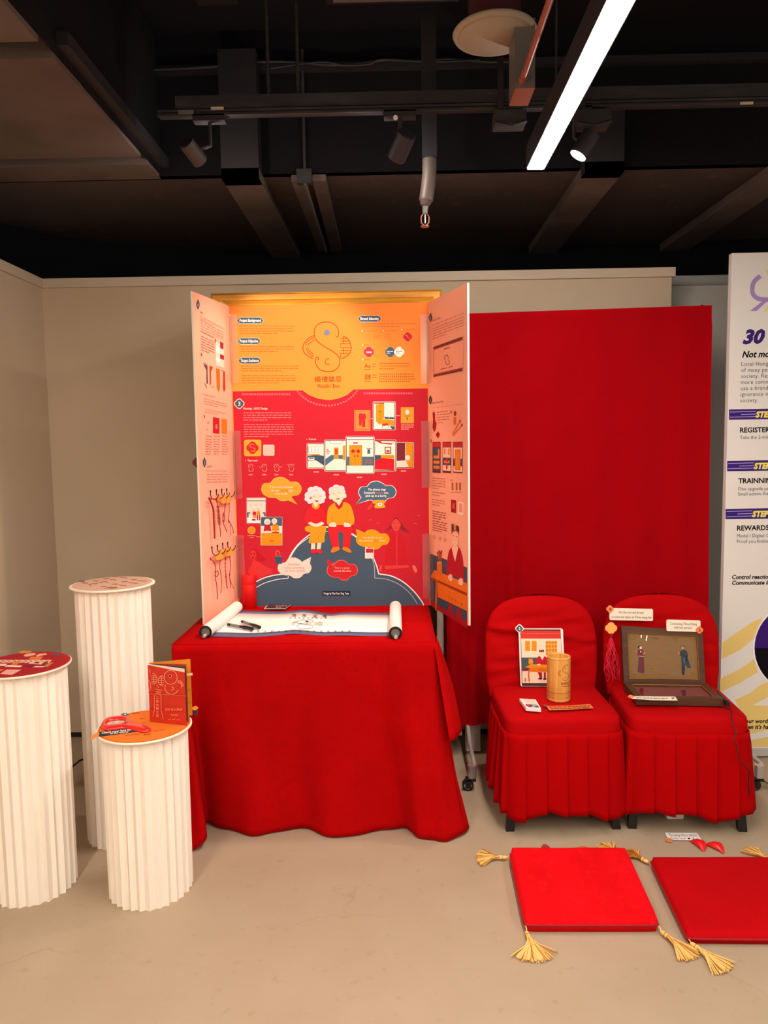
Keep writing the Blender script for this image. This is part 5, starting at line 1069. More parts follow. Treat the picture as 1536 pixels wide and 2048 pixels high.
# slate instruction strip
q = [(105, 1050), (560, 988), (680, 1035), (645, 1045), (110, 1105)]
t = thing('instruction_strip', 'dark slate strip with white lettering and an orange flower under the mirror', 'sign', PZ(230, 1465, zb)); mb = MB()
mb.prism([PZ(180+x*.15625, 1300+y*.15625, zb+.0012) for x, y in [(112, 1048), (610, 975), (670, 1030), (118, 1105)]], (0, 0, -.0012), ink('#33363C')); st = mb.build('strip', t)
a = Art((0, 0, zb+.0013), (0, 0, 1), base=.0002, step=.0002).zoom(180, 1300, .15625); a.text('Check your face fortune', 150, 1072, 34, WH, 2, sl=-.118, width=470, bold=.02); a.text('in the mirror', 262, 1078, 28, WH, 2, sl=-.10, width=235, bold=.02); a.build('lettering', st)
c = PZ(190, 1471, zb+.003); MB().prism(flower_pts(c, (.9, -.2, .3), (.2, .9, .35), .016), (0, 0, -.0015), M_orange).build('flower', t)
# ================================================================== RED BACKDROP ON A ROLLING STAND
yb_ = 3.50
xa = PY(893, 1300, yb_).x; xb = PY(1420, 800, yb_).x; zt_a = PY(945, 628, yb_).z; zt_b = PY(1415, 611, yb_).z; zt_ = (zt_a+zt_b)/2; zhem = PY(930, 1455, yb_).z
t = thing('rolling_stand', 'aluminium rolling board stand with casters beneath the red backdrop', 'stand', ((xa+xb)/2, yb_+.06, 0))
px_ = PY(881, 1280, yb_+.02).x
MB().box(xa+.02, xb-.01, yb_+.025, yb_+.055, .62, zt_-.012, M_white).build('board', t)
for x in (px_, PY(944, 1480, yb_+.05).x, xb-.02):
    mb = MB(); mb.box(x-.016, x+.016, yb_+.027, yb_+.062, .22 if x != px_ else .03, zt_-.02, M_alu, bev=.003)
    mb.box(x-.005, x-.001, yb_+.0245, yb_+.0275, .22 if x != px_ else .03, zt_-.02, M_alu); mb.build('post', t)
gx = PY(965, 1480, yb_+.04)
MB().box(PY(932, 1480, yb_).x, PY(962, 1480, yb_).x, yb_+.02, yb_+.055, PY(945, 1506, yb_).z, PY(945, 1440, yb_).z, M_alu, bev=.003).build('bracket_plate', t)
def foot(pf, tilt):
    c = pf; mb = MB(); dx = c.x-PZ(944, 1580, 0).x
    mb.tube([PY(936, 1452, yb_-.02)+Vector((dx, 0, 0)), PY(940, 1488, yb_-.14)+Vector((dx, 0, 0)), PY(949, 1533, c.y+.005)+Vector((dx, 0, 0))], .010, M_alu, 10); mb.box(c.x-.035, c.x-.011, yb_+.0, yb_+.18, .10, .13, M_alu, bev=.003); mb.build('foot_bar', t)
    mb = MB(); mb.cyl((c.x, c.y, .058), (c.x, c.y, .112), .020, .020, M_chrome, 8, smooth=False); mb.build('foot_cap', t)
    mb = MB(); mb.box(c.x-.028, c.x+.016, c.y-.014, c.y+.014, .042, .058, M_blackp, bev=.003); mb.box(c.x-.03, c.x-.004, c.y-.014, c.y-.010, .012, .05, M_blackp); mb.box(c.x-.03, c.x-.004, c.y+.010, c.y+.014, .012, .05, M_blackp)
    if tilt < 0: mb.prism([Vector((c.x, c.y-.012, .06)), Vector((c.x+.045, c.y-.02, .028)), Vector((c.x+.05, c.y-.02, .022)), Vector((c.x+.0, c.y-.012, .052))], (0, .02, 0), M_blackp)
    mb.build('caster_fork', t)
    mb = MB(); w = Vector((c.x-.018, c.y, .0245)); mb.cyl(w+Vector((0, -.009, 0)), w+Vector((0, .009, 0)), .0245, .0245, M_rubber, 24); mb.cyl(w+Vector((0, -.011, 0)), w+Vector((0, .011, 0)), .016, .016, M_chrome, 20); mb.cyl(w+Vector((0, -.016, 0)), w+Vector((0, .016, 0)), .006, .006, M_blackp, 10); mb.build('caster_wheel', t)
foot(PZ(944, 1580, 0), 1); foot(PZ(1517, 1580, 0), -1)
c = PZ(910, 1560, 0)
# backdrop cloth
mb = MB(); N = 150; top_ = []; rows = []
for k in range(41):
    u = k/40; row = []
    for i in range(N+1):
        s_ = i/N; x = xa+(xb-xa)*s_; z1 = zt_a+(zt_b-zt_a)*s_; z = z1-(z1-zhem-(.03*math.sin(s_*9) if u > .9 else 0))*u
        amp = .004+.016*u**1.5
        yy = yb_-.004-amp*(.5+.5*math.sin(46*s_+2.2*math.sin(5*s_)+.4*u))-.012*u*math.sin(13*s_+1)*u
        if s_ < .3: yy -= .02*u*(.5+.5*math.sin(80*s_))
        x += (.02*u**2 if s_ > .98 else 0)+(-.004 if s_ > .995 and u < .05 else 0)
        row.append(Vector((x, yy, z)))
    rows.append(row)
mb.grid(rows, M_drape, True)
rt_ = [[Vector((p.x, p.y, p.z)) for p in rows[0]], [Vector((p.x, yb_+.03, p.z+.006)) for p in rows[0]], [Vector((p.x, yb_+.07, p.z)) for p in rows[0]], [Vector((p.x, yb_+.075, p.z-.35)) for p in rows[0]]]
mb.grid(rt_, M_drape, True, flip=True)
e0 = [r[-1] for r in rows]; mb.grid([e0, [Vector((p.x+.006, yb_+.03+.01*math.sin(k*.4), p.z)) for k, p in enumerate(e0)], [Vector((p.x-.004, yb_+.075, p.z)) for p in e0]], M_drape, True)
e0 = [r[0] for r in rows]; mb.grid([[Vector((p.x-.004, yb_+.028, p.z)) for p in e0], e0], M_drape, True)
p = PY(1403, 611, yb_-.004); mb.add([p+Vector((-.03, 0, -.012)), p+Vector((.0, 0, .004)), p+Vector((.035, .0, -.006)), p+Vector((.03, .0, -.03)), p+Vector((.0, .02, .0))], [(0, 3, 1), (3, 2, 1), (0, 1, 4), (1, 2, 4)], M_drape, True)
o_ = mb.build('backdrop_cloth'); tag(o_, 'tall red cloth backdrop hung over the rolling stand behind the chairs', 'cloth')
# ================================================================== CHAIRS
def chair(label, cx, cy, rz, seed):
    t = thing('banquet_chair', label, 'chair', (0, 0, 0), 0, 'chairs in red stretch covers'); rr = random.Random(seed)
    w2, yb0, yf0, zs = .225, .22, -.20, .452
    # back
    rows = []; NZ, NA = 42, 44; hz = .385; hw = .243
    for k in range(NZ+1):
        v = 1-(1-k/NZ)**1.7; z = zs-.04+min(v,1)*(hz+.04)
        q = max(0, (v-.42)/.58); wz = hw*max(0.0, 1-q**3.1)**(1/2.6); wz = max(wz, .002)
        if v < .25: wz *= 1-.06*(1-v/.25)
        th = .030*max(0.0, 1-q**9)**.5+.003; yc = yb0-.015+.055*v
        row = []
        for j in range(NA):
            a_ = 2*math.pi*j/NA; c_, s_ = math.cos(a_), math.sin(a_)
            x = wz*math.copysign(abs(c_)**.55, c_); y = th*math.copysign(abs(s_)**.8, s_)
            fy = 0
            if s_ < 0:
                xx = x/hw
                fy = (.0045*math.sin(26*v+2.5*xx*seed+seed)+.0035*math.sin(47*v-4*xx+seed*2))*(1-abs(xx)**4)*(1-q**3)
                fy += .005*math.exp(-((v-.24-.05*xx)/.05)**2)-.008*math.exp(-((v-.62+.08*xx)/.022)**2)+.007*math.exp(-((v-.57+.08*xx)/.03)**2)-.006*math.exp(-((v-.36-.10*xx)/.02)**2)
                y += .018*(1-(xx)**2)*(.4+v*.6)   # hollow back
            row.append(Vector((x, yc+y+fy, z)))
        rows.append(row)
    mb = MB(); mb.grid(rows, M_cover, True, True); mb.add(rows[-1], [list(range(NA))], M_cover, True); mb.build('back_cover', t)
    # seat
    def outline(scale=1, off=0):
        P = []
        for j in range(96):
            a_ = 2*math.pi*j/96; c_, s_ = math.cos(a_), math.sin(a_)
            x = (w2*scale+off)*math.copysign(abs(c_)**.25, c_); y = ((yb0-yf0)/2*scale+off)*math.copysign(abs(s_)**.25, s_)
            P.append((x, y+(yb0+yf0)/2))
        return P
    rows = []
    for sc_, dz in ((.02, .009), (.3, .0088), (.6, .007), (.85, .004), (.95, -.000), (.985, -.006), (.998, -.020), (1.0, -.060)):
        rows.append([Vector((x, y+(0 if y > 0 else .003*math.sin(x*25)*(1-sc_)), zs+dz+.0015*math.sin(x*21+y*9+seed)*sc_)) for x, y in outline(sc_)])
    mb = MB(); mb.grid(rows, M_cover, True, True, flip=True); mb.build('seat_cover', t)
    # skirt with knife pleats
    base = outline(1.0, .002); P = [Vector((x, y, 0)) for x, y in base]; L = [0]
    for j in range(96): L.append(L[-1]+(P[(j+1) % 96]-P[j]).length)
    per = L[-1]; NS = 440; rows = []; NPL = int(per/.078); ph = rr.random()
    for k in range(15):
        u = k/14; row = []
        for i in range(NS):
            d = per*i/NS; j = 0
            while j < 95 and L[j+1] < d: j += 1
            f_ = (d-L[j])/(L[j+1]-L[j]); p = P[j].lerp(P[(j+1) % 96], f_); tg_ = (P[(j+1) % 96]-P[j]).normalized(); nn = Vector((tg_.y, -tg_.x, 0))
            if nn.dot(p) < 0: nn = -nn
            s_ = (d/.078+ph) % 1.0; saw = (s_**1.3 if s_ < .93 else (1-(s_-.93)/.07))
            sway = math.sin(2*math.pi*d/.39+seed)
            o_ = .003+u*(.016+.009*sway)+(.010+.013*u)*(saw-.3)*min(1, u*5+.25)
            front = max(0, -nn.y)
            z = zs-.058-u*(zs-.058-.082-.016*sway-.008*math.sin(2*math.pi*d/.17+seed*3)+.0)
            if front > .5: z -= .006*u
            row.append(Vector((p.x+nn.x*o_, p.y+nn.y*o_, z)))
        rows.append(row)
    mb = MB(); mb.grid(rows, M_skirt, True, True); sk = mb.build('pleated_skirt', t); s2 = sk.modifiers.new('t', 'SOLIDIFY'); s2.thickness = .0016; s2.offset = 0
    mb = MB(); mb.tube([Vector((p.x*1.006, p.y*1.004+0, zs-.0585)) for p in P], .0022, M_skirt, 5, True); mb.build('seam', t)
    for sx in (-1, 1):
        for (y, dy) in ((yf0+.055, -.022), (yb0-.05, .02)):
            mb = MB(); x = sx*(w2-.052)
            q0 = [Vector((x-.017, y-.012, zs-.06)), Vector((x+.017, y-.012, zs-.06)), Vector((x+.017, y+.012, zs-.06)), Vector((x-.017, y+.012, zs-.06))]
            q1 = [p+Vector((sx*.034, dy, -(zs-.06))) for p in q0]
            q1 = [Vector((x+sx*.034+(p.x-x-sx*.034)*.95, p.y, 0.0)) for p in q1]
            mb.add(q0+q1, [(0, 1, 2, 3), (7, 6, 5, 4), (0, 4, 5, 1), (1, 5, 6, 2), (2, 6, 7, 3), (3, 7, 4, 0)], M_blackleg); mb.build('leg', t)
    t.location = (cx, cy, 0); t.rotation_euler = (0, 0, rz)
    W[t.name] = Matrix.Translation((cx, cy, 0)) @ Matrix.Rotation(rz, 4, 'Z')
    return t
C1 = (.626, 2.97, .03); C2 = (1.118, 2.965, -.07)
chair('red covered banquet chair holding the bamboo cup, the left of the two', *C1, 1)
chair('red covered banquet chair holding the wooden double frame, the right of the two', *C2, 2)
ZSt = .452+.0125
# ---- on the left chair
def card_up(px4, y0, lean, th, mt, name, parent): pass
yc1 = 3.155; base = PY(1042, 1370, yc1-.02)
n1 = Vector((.0, -1, .16)).normalized(); pc = Vector((base.x, yc1-.03, ZSt)) 
def PC(x, y): return PP(x, y, pc, n1)
t = thing('scene_card', 'upright illustrated card of a fortune teller leaning on the left chair back', 'card', pc)
rc = lambda x0, y0, x1, y1, r, sk=0: [(cx+r*math.cos(math.radians(a_+k*22.5)), cy+r*math.sin(math.radians(a_+k*22.5))) for cx, cy, a_ in ((x1-r, y0+r, -90), (x1-r+sk, y1-r, 0), (x0+r+sk, y1-r, 90), (x0+r, y0+r, 180)) for k in range(5)]
mb = MB(); mb.prism([PC(x, y) for x, y in rc(1037, 1257, 1126, 1373, 4, 4)][::-1], -n1*.004, M_white); mb.prism([PC(x, y)+n1*.001 for x, y in [(1039+8.5*(.8+.2*abs(math.cos(2*k*.2618)))*math.cos(k*.2618), 1257+8.5*(.8+.2*abs(math.cos(2*k*.2618)))*math.sin(k*.2618)) for k in range(24)]][::-1], -n1*.003, M_white)
cd = mb.build('card', t)
a = Art(pc+n1*.0, n1, base=.0006).zoom(1000, 1230, .13672)
a.flower(285, 198, 48, '#4A5A6A', 5); a.text('2', 285, 218, 56, WH, 6, al='c', bold=.03)
a.poly([(290, 208), (885, 210), (905, 560), (920, 1040), (320, 1040), (300, 300)], '#5A4038', 1); a.poly([(305, 228), (885, 232), (890, 345), (310, 345)], '#D83A34', 2); a.stroke([(310, 270), (885, 274)], 6, '#F08A70', 3)
a.poly([(308, 345), (890, 345), (912, 1000), (328, 995)], '#FBDDC4', 2); a.poly([(316, 622), (900, 622), (905, 790), (318, 792)], '#4A5A60', 3); a.poly([(318, 790), (420, 788), (420, 818), (320, 820)], '#8A2A34', 3); a.poly([(320, 995), (915, 998), (918, 1036), (325, 1032)], '#4A3A38', 3)
a.rect(368, 378, 440, 526, '#F2921E', 3, sl=.02); a.rect(462, 378, 536, 526, '#F2921E', 3, sl=.02); a.rect(668, 380, 835, 560, '#F8B050', 3)
for i in range(4):
    for j in range(4): a.rect(672+i*42, 384+j*56, 704+i*42, 422+j*56, '#D8832A', 4)
a.rect(420, 640, 480, 720, '#EE8A2A', 4); a.rect(415, 680, 488, 690, '#F8B868', 5)
a.blob([(530, 720), (550, 620), (590, 598), (650, 600), (690, 640), (690, 725)], '#C4202C', 4); a.ell(608, 572, 33, 45, '#FBD8C0', 6); a.poly([(585, 600), (650, 600), (618, 660)], '#FBE0D0', 6); a.poly([(570, 540), (576, 505), (605, 515), (640, 505), (646, 540)], '#3A2A28', 7); a.rect(585, 505, 592, 538, '#D85A28', 8); a.rect(618, 505, 626, 538, '#D85A28', 8)
a.poly([(365, 765), (455, 720), (700, 728), (700, 770), (420, 772)], '#F2921E', 8); a.poly([(430, 772), (700, 770), (700, 835), (440, 830)], '#E87A1E', 8); a.stroke([(430, 790), (418, 870), (428, 975)], 20, '#D06A20', 8); a.text('求神問卜', 555, 812, 28, '#B85020', 9, width=100); a.ell(570, 727, 24, 13, '#FBD8C0', 9)
a.poly([(552, 835), (612, 838), (618, 920), (580, 920)], '#B01E2A', 5); a.poly([(640, 838), (672, 838), (672, 925), (640, 925)], '#B01E2A', 5); a.ell(588, 932, 32, 14, '#3A3440', 6); a.ell(655, 936, 26, 14, '#3A3440', 6); a.ell(370, 935, 12, 16, '#C87A38', 4); a.ell(372, 962, 16, 12, '#C87A38', 4)
a.build('card_print', cd)
# bamboo cup
cb = PZ(1117, 1398, ZSt-.001); rC = 24.2/FPX*cb.y*1.0; hC = PY(1115, 1312, cb.y).z-ZSt+.002
t = thing('bamboo_cup', 'tall bamboo fortune cup with a burnt swirl emblem on the left chair', 'cup', cb)
mb = MB(); r = rC
mb.lathe(cb, [(.001, 0), (r*.94, 0), (r*.98, .003), (r*.98, hC*.075), (r*.955, hC*.085), (r*.98, hC*.10), (r*.965, hC*.21), (r*.98, hC*.22), (r*.965, hC*.5), (r*.97, hC*.97), (r*.95, hC), (r*.84, hC), (r*.83, hC*.97), (r*.83, hC*.35), (.001, hC*.34)], M_bamboo, 48); cu_ = mb.build('cup_body', t)
mb = MB(); [mb.lathe(cb, [(r*.972, hC*z_), (r*.986, hC*(z_+.004)), (r*.972, hC*(z_+.010))], M_bamburn, 48) for z_ in (.075, .205)]; mb.lathe(cb, [(r*.972, hC*.965), (r*.98, hC*.968), (r*.972, hC*.972)], M_bamburn, 48); mb.build('burnt_ring', cu_)
# emblem wrapped on the cup: project flat art onto the cylinder
a = Art(cb+Vector((0, -r*.99, 0)), (0, -1, 0), base=0, step=0).zoom(1000, 1230, .13672)
sw = '#7A4212'
a.stroke([(960, 745), (930, 760), (915, 790), (925, 825), (960, 845), (995, 865), (1012, 900), (1000, 945), (965, 968), (930, 955), (918, 930)], 6, sw, 1, smooth=4); a.stroke([(960, 745), (990, 735), (1010, 760)], 6, sw, 1, smooth=4); a.arc(962, 780, 14, 14, 60, 300, 5, sw, 1, n=8); a.arc(965, 920, 14, 14, 60, 300, 5, sw, 1, n=8)
for k in range(3): a.arc(905, 855, 55-k*12, 50-k*10, 110, 250, 5, '#B85A20', 1, n=8)
a.text('婚禮禁忌', 895, 1022, 42, sw, 1, width=150); a.text("Weddin' Boo", 915, 1055, 26, sw, 1, width=130, bold=.02)
for p in a.mb.v:
    ang = (p.x-cb.x)/r; ang = max(-1.4, min(1.4, ang)); p.x = cb.x+math.sin(math.asin(max(-.999, min(.999, ang))) if abs(ang) < 1 else ang)*(r*.985); p.y = cb.y-math.sqrt(max(1e-8, (r*.985)**2-(p.x-cb.x)**2))
a.build('burnt_emblem', cu_)
# deck of cards & paper strip
q = [PZ(x, y, ZSt+.014) for x, y in ((1039, 1397), (1071, 1399), (1082, 1417), (1052, 1415))]
mb = MB(); mb.prism(q[::-1], (0, 0, -.0135), M_white); o_ = mb.build('card_deck'); tag(o_, 'small deck of white cards with a pink and slate face beside the cup', 'cards')
a = Art((0, 0, ZSt+.0142), (0, 0, 1), base=.0001, step=.0002).zoom(1000, 1230, .13672); a.poly([(320, 1228), (510, 1240), (545, 1312), (372, 1302)], '#F4C4BC', 1); a.poly([(372, 1302), (545, 1312), (580, 1355), (410, 1345)], '#4A4A54', 1); a.ell(400, 1320, 30, 12, '#D83A34', 2); a.para(470, 1318, 545, 2, 16, WH, 2, h=8); a.build('card_face', o_)
t = thing('paper_strip', 'orange paper strip with tiny writing and a dark flower on the left chair seat', 'paper', PZ(1140, 1414, ZSt))
mb = MB(); mb.prism([PZ(x, y, ZSt+.0035) for x, y in ((1093, 1412), (1140, 1411), (1180, 1408), (1187, 1416), (1140, 1419), (1098, 1420))], (0, 0, -.001), mat('kraft_orange', '#D8743A', rough=.7)); o_ = mb.build('strip', t)
a = Art((0, 0, ZSt+.0037), (0, 0, 1), base=.0001); a.para(1098, 1413.5, 1180, 1, 3, '#7A2A14', 1, sl=-.03, h=1.6, wmin=5, wmax=10, gap=1.5, last=1); a.para(1101, 1417, 1178, 1, 3, '#7A2A14', 1, sl=-.03, h=1.4, wmin=5, wmax=10, gap=1.5, last=1); a.build('writing', o_)
MB().prism(flower_pts(PZ(1091, 1411, ZSt+.004), (1, 0, .0), (0, 1, .2), .011), (0, 0, -.001), mat('flower_brown', '#7A2A18')).build('flower', t)
# ---- on the right chair: double frame
ZF = ZSt+.0005; h0 = .030
fl, fr = PZ(1272, 1410, ZF), PZ(1448, 1413, ZF); bl_, br_ = PZ(1247, 1377, ZF+.0), PZ(1412, 1379, ZF)
t = thing('double_picture_frame', 'dark walnut hinged double picture frame standing open on the right chair', 'picture frame', fl.lerp(fr, .5))
def fpanel(p00, p10, p11, p01, nrm, th, bw, back, name):  # corners: bl br tr tl on the front face
    e1 = (p10-p00); e2 = (p01-p00)
    w, h = e1.length, e2.length
    P_ = lambda u, v: p00.lerp(p10, u).lerp(p01.lerp(p11, u), v)
    u_, v_ = bw/w, bw/h; mb = MB()
    for qd in (((0, 0), (1, 0), (1-u_, v_), (u_, v_)), ((1, 0), (1, 1), (1-u_, 1-v_), (1-u_, v_)), ((1, 1), (0, 1), (u_, 1-v_), (1-u_, 1-v_)), ((0, 1), (0, 0), (u_, v_), (u_, 1-v_))):
        mb.prism([P_(*c_) for c_ in qd], -nrm*th, M_walnut)
    fo = mb.build('frame_border', t)
    du, dv = u_*1.0, v_*1.0
    MB().prism([P_(u_*.8, v_*.8)-nrm*.010, P_(1-u_*.8, v_*.8)-nrm*.010, P_(1-u_*.8, 1-v_*.8)-nrm*.010, P_(u_*.8, 1-v_*.8)-nrm*.010], -nrm*.006, back).build(name, t)
    mb = MB()
    for (c0, c1) in (((u_, v_), (1-u_, v_)), ((1-u_, v_), (1-u_, 1-v_)), ((1-u_, 1-v_), (u_, 1-v_)), ((u_, 1-v_), (u_, v_))): mb.tube([P_(*c0)-nrm*.001, P_(*c1)-nrm*.001], .0012, M_gold, 4)
    mb.build('inner_bead', fo)
    return P_
zl_ = Vector((0, 0, h0))
P1 = fpanel(fl+zl_, fr+zl_, br_+zl_*.9+Vector((0, 0, 0)), bl_+zl_*.9, Vector((0, 0, 1)), h0-.0005, .028, M_pinkback, 'lower_picture')
n2 = Vector((-.03, -1, .17)).normalized(); pb = bl_+zl_*.95+Vector((0, .012, 0))
U = lambda x, y: PP(x, y, pb, n2)
P2 = fpanel(U(1248, 1368), U(1411, 1370), U(1405, 1262), U(1243, 1252), n2, .022, .024, M_picture, 'upper_picture')
mb = MB(); c4 = [P2(.11, .16), P2(.89, .16), P2(.89, .86), P2(.11, .86)]
rows = [[(c4[0].lerp(c4[1], i/16)).lerp(c4[3].lerp(c4[2], i/16), j/12)-n2*(.006-.0050*math.sin(i*.8+j*.45)*math.sin(j*.75+1)) for i in range(17)] for j in range(13)]
mb.grid(rows, M_pane, True); mb.build('glazing', t)
a = Art(pb-n2*.0095, n2, base=.0, step=.0003).zoom(1200, 1190, .18229)
a.blob([(412, 640), (420, 605), (445, 598), (475, 605), (480, 640), (490, 650), (478, 670), (425, 672)], '#7A1E24', 2); a.stroke([(475, 655), (490, 625)], 10, '#C8A088', 3); a.ell(447, 578, 13, 17, '#E8CDB8', 3); a.ell(440, 570, 20, 16, '#1A1210', 2); a.ell(420, 572, 7, 8, '#1A1210', 2); a.poly([(425, 680), (482, 680), (488, 855), (450, 858), (412, 840)], '#6A2430', 2); a.stroke([(430, 668), (480, 676)], 6, '#D8B8A8', 4)
a.blob([(870, 640), (890, 610), (915, 600), (945, 610), (962, 650), (958, 690), (920, 680), (880, 665)], '#1E3038', 2); a.stroke([(875, 650), (856, 625)], 9, '#C8A888', 3); a.ell(907, 580, 14, 18, '#C89878', 3); a.ell(908, 570, 19, 13, '#1A1210', 2); a.poly([(890, 670), (955, 680), (1000, 800), (960, 800), (935, 760), (925, 880), (900, 870)], '#28384A', 2); a.stroke([(922, 690), (924, 750)], 5, '#A8A098', 3)
a.text('千里姻緣', 565, 486, 26, '#6A3A20', 2, width=80); a.arc(350, 450, 40, 40, 0, 250, 3, '#6A4A28', 2); a.arc(1020, 470, 30, 24, 0, 250, 3, '#6A4A28', 2); a.arc(350, 870, 40, 30, 0, 300, 3, '#6A4A28', 2)
a.build('picture_print', t)
a = Art((0, 0, fl.z+h0-.0095), (0, 0, 1), base=0, step=.0003).zoom(1200, 1190, .18229); a.poly([(440, 1020), (478, 1022), (470, 1100), (420, 1095)], '#6A1A24', 2); a.poly([(890, 1040), (940, 1042), (945, 1125), (905, 1122)], '#5A2430', 2); a.build('picture_print', t)
# sign cards on the right chair
def sign(pts, c, n, fl_px, lab, lines, flc, num=None, thick=.003, name='sign_card'):
    t = thing(name, lab, 'sign', PP(*c, c3, n)); mb = MB(); mb.prism([PP(x, y, c3, n) for x, y in pts][::-1], -n*thick, M_cream); o_ = mb.build('card', t)
    a = Art(c3, n, base=.0005)
    for (tx, x, y, w, h_) in lines: a.text(tx, x, y, h_, '#5A3A30', 2, al='c', width=w, sl=.02)
    a.build('lettering', o_)
    MB().prism([PP(fl_px[0]+fl_px[2]*(.8+.2*abs(math.cos(2*k*.2618)))*math.cos(k*.2618), fl_px[1]+fl_px[2]*(.8+.2*abs(math.cos(2*k*.2618)))*math.sin(k*.2618), c3+n*.003, n) for k in range(24)][::-1], -n*.002, mat('flower_orange', '#E8824A', rough=.6)).build('flower', t)
    if num: a = Art(c3+n*.003, n, base=.0004); a.text(num, fl_px[0], fl_px[1]+3.4, 9, '#8A2A14', 2, al='c', bold=.02); a.build('number', o_)
    return t
P_ = Vector; nbk = Vector((-.085, -1, .05)).normalized()
c3 = Vector((1.115, 3.150, .8)); 
def rpx(x0, y0, x1, y1, r, dy=0): return [(cx+r*math.cos(math.radians(a_+k*30)), cy+r*math.sin(math.radians(a_+k*30))+dy*(cx-x0)/(x1-x0)) for cx, cy, a_ in ((x1-r, y0+r, -90), (x1-r, y1-r, 0), (x0+r, y1-r, 90), (x0+r, y0+r, 180)) for k in range(4)]
sign(rpx(1219, 1216, 1306, 1240, 3, 2), (1262, 1228), nbk, (1220, 1218, 7.5), 'white sign card with orange flower number four at the top left of the right chair', [('Get the one red thread', 1262, 1227, 50, 7), ('to solve the taboo of Three niang sha', 1263, 1236.5, 80, 7)], None, '4')
c3 = U(1370, 1262)+Vector((0, -.006, 0)); nb2 = Vector((-.03, -1, .10)).normalized()
sign(rpx(1333, 1239, 1401, 1262, 3, 2), (1367, 1250), nb2, (1399, 1260, 7.5), 'white sign card with orange flower number three on the upright picture frame', [('Connecting Three Niang', 1367, 1250, 54, 7), ('with her partner', 1366, 1257.5, 36, 7)], None, '3')
t = thing('sign_strip', 'narrow white sign strip with an orange flower lying on the lower frame', 'sign', PZ(1310, 1395, ZF+h0))
zz = ZF+h0+.0035; mb = MB(); mb.prism([PZ(x, y, zz) for x, y in ((1264, 1396), (1270, 1392.5), (1350, 1393), (1355, 1400), (1300, 1399))][::-1], (0, 0, -.0025), M_cream); o_ = mb.build('card', t)
a = Art((0, 0, zz), (0, 0, 1), base=.0003); a.para(1272, 1395, 1336, 1, 3, '#7A5A50', 1, h=1.3, wmin=4, wmax=9, gap=1.5, last=1, sl=.02); a.ell(1346, 1396.3, 3.4, 1.1, '#4A3A30', 1); a.build('lettering', o_)
MB().prism(flower_pts(PZ(1262, 1393, zz+.002), (1, 0, .1), (0, 1, .25), .012), (0, 0, -.001), mat('flower_orange', '#E8824A')).build('flower', t)
# flower charm with red threads hanging on the right chair back
c3 = Vector((1.10, 3.152, .75)); cc = PP(1222, 1256, c3, nbk)
t = thing('thread_charm', 'yellow flower charm with a bunch of tangled red threads on the right chair', 'charm', cc)
ux = Vector((1, 0, 0)); ux = (ux-nbk*ux.dot(nbk)).normalized(); uz = ux.cross(nbk); uz = uz if uz.z > 0 else -uz
o_ = MB().prism(flower_pts(cc+nbk*.004, ux, uz, .0255), -nbk*.003, mat('charm_yellow', '#F2B058', rough=.6)).build('flower_tag', t)
mb = MB(); rr = random.Random(4)
for k in range(16):
    p = cc-uz*.04+ux*rr.uniform(-.003, .003)+nbk*.004; pts = [cc-uz*.022+nbk*.004, p]
    for j in range(9):
        p = p-uz*rr.uniform(.012, .026)+ux*rr.uniform(-.012, .012)+nbk*rr.uniform(-.001, .0012); dx = (p-cc).dot(ux); p = p-ux*(dx-max(-.030, min(.034, dx))); pts.append(p.copy())
    mb.tube(catmull(pts, 3), 0.0013, M_redthread, 4)
mb.tube(catmull([cc-uz*.022+nbk*.004, cc-uz*.032+ux*.004+nbk*.006, cc-uz*.036-ux*.003+nbk*.005, cc-uz*.042+nbk*.005], 4), .0028, M_redcord, 6); o_ = mb.build('red_threads', t)
# plug and cable of the frame
zp = ZSt+.014; p = PZ(1436, 1388, zp+.008); q = PZ(1454, 1406, zp+.008)
t = thing('power_cable', 'thin dark cable and black plug running down the right chair cover', 'cable', q)
MB().cyl(p, q, .0085, .0085, M_blackp, 12).cyl(q, q+(q-p).normalized()*.012, .011, .008, M_blackp, 12).build('plug', t)
cp_ = [q+Vector((.004, -.01, -.004)), PY(1462, 1420, 2.80), PY(1464, 1440, 2.745), PY(1472, 1462, 2.722), PY(1470, 1480, 2.712), PY(1476, 1505, 2.708), PY(1480, 1520, 2.705), PY(1493, 1534, 2.712), PY(1499, 1545, 2.722), PY(1497, 1562, 2.73), PY(1499, 1590, 2.74)]
MB().tube(catmull(cp_, 6), .0024, M_cableb, 6).build('wire', t)
# white adapter under the right chair
c = PZ(1353, 1639, 0); mb = MB(); mb.box(c.x-.038, c.x+.03, c.y, c.y+.06, 0, .045, M_white, bev=.008); tag(mb.build('power_adapter'), 'white rounded adapter block on the floor under the right chair skirt', 'adapter')
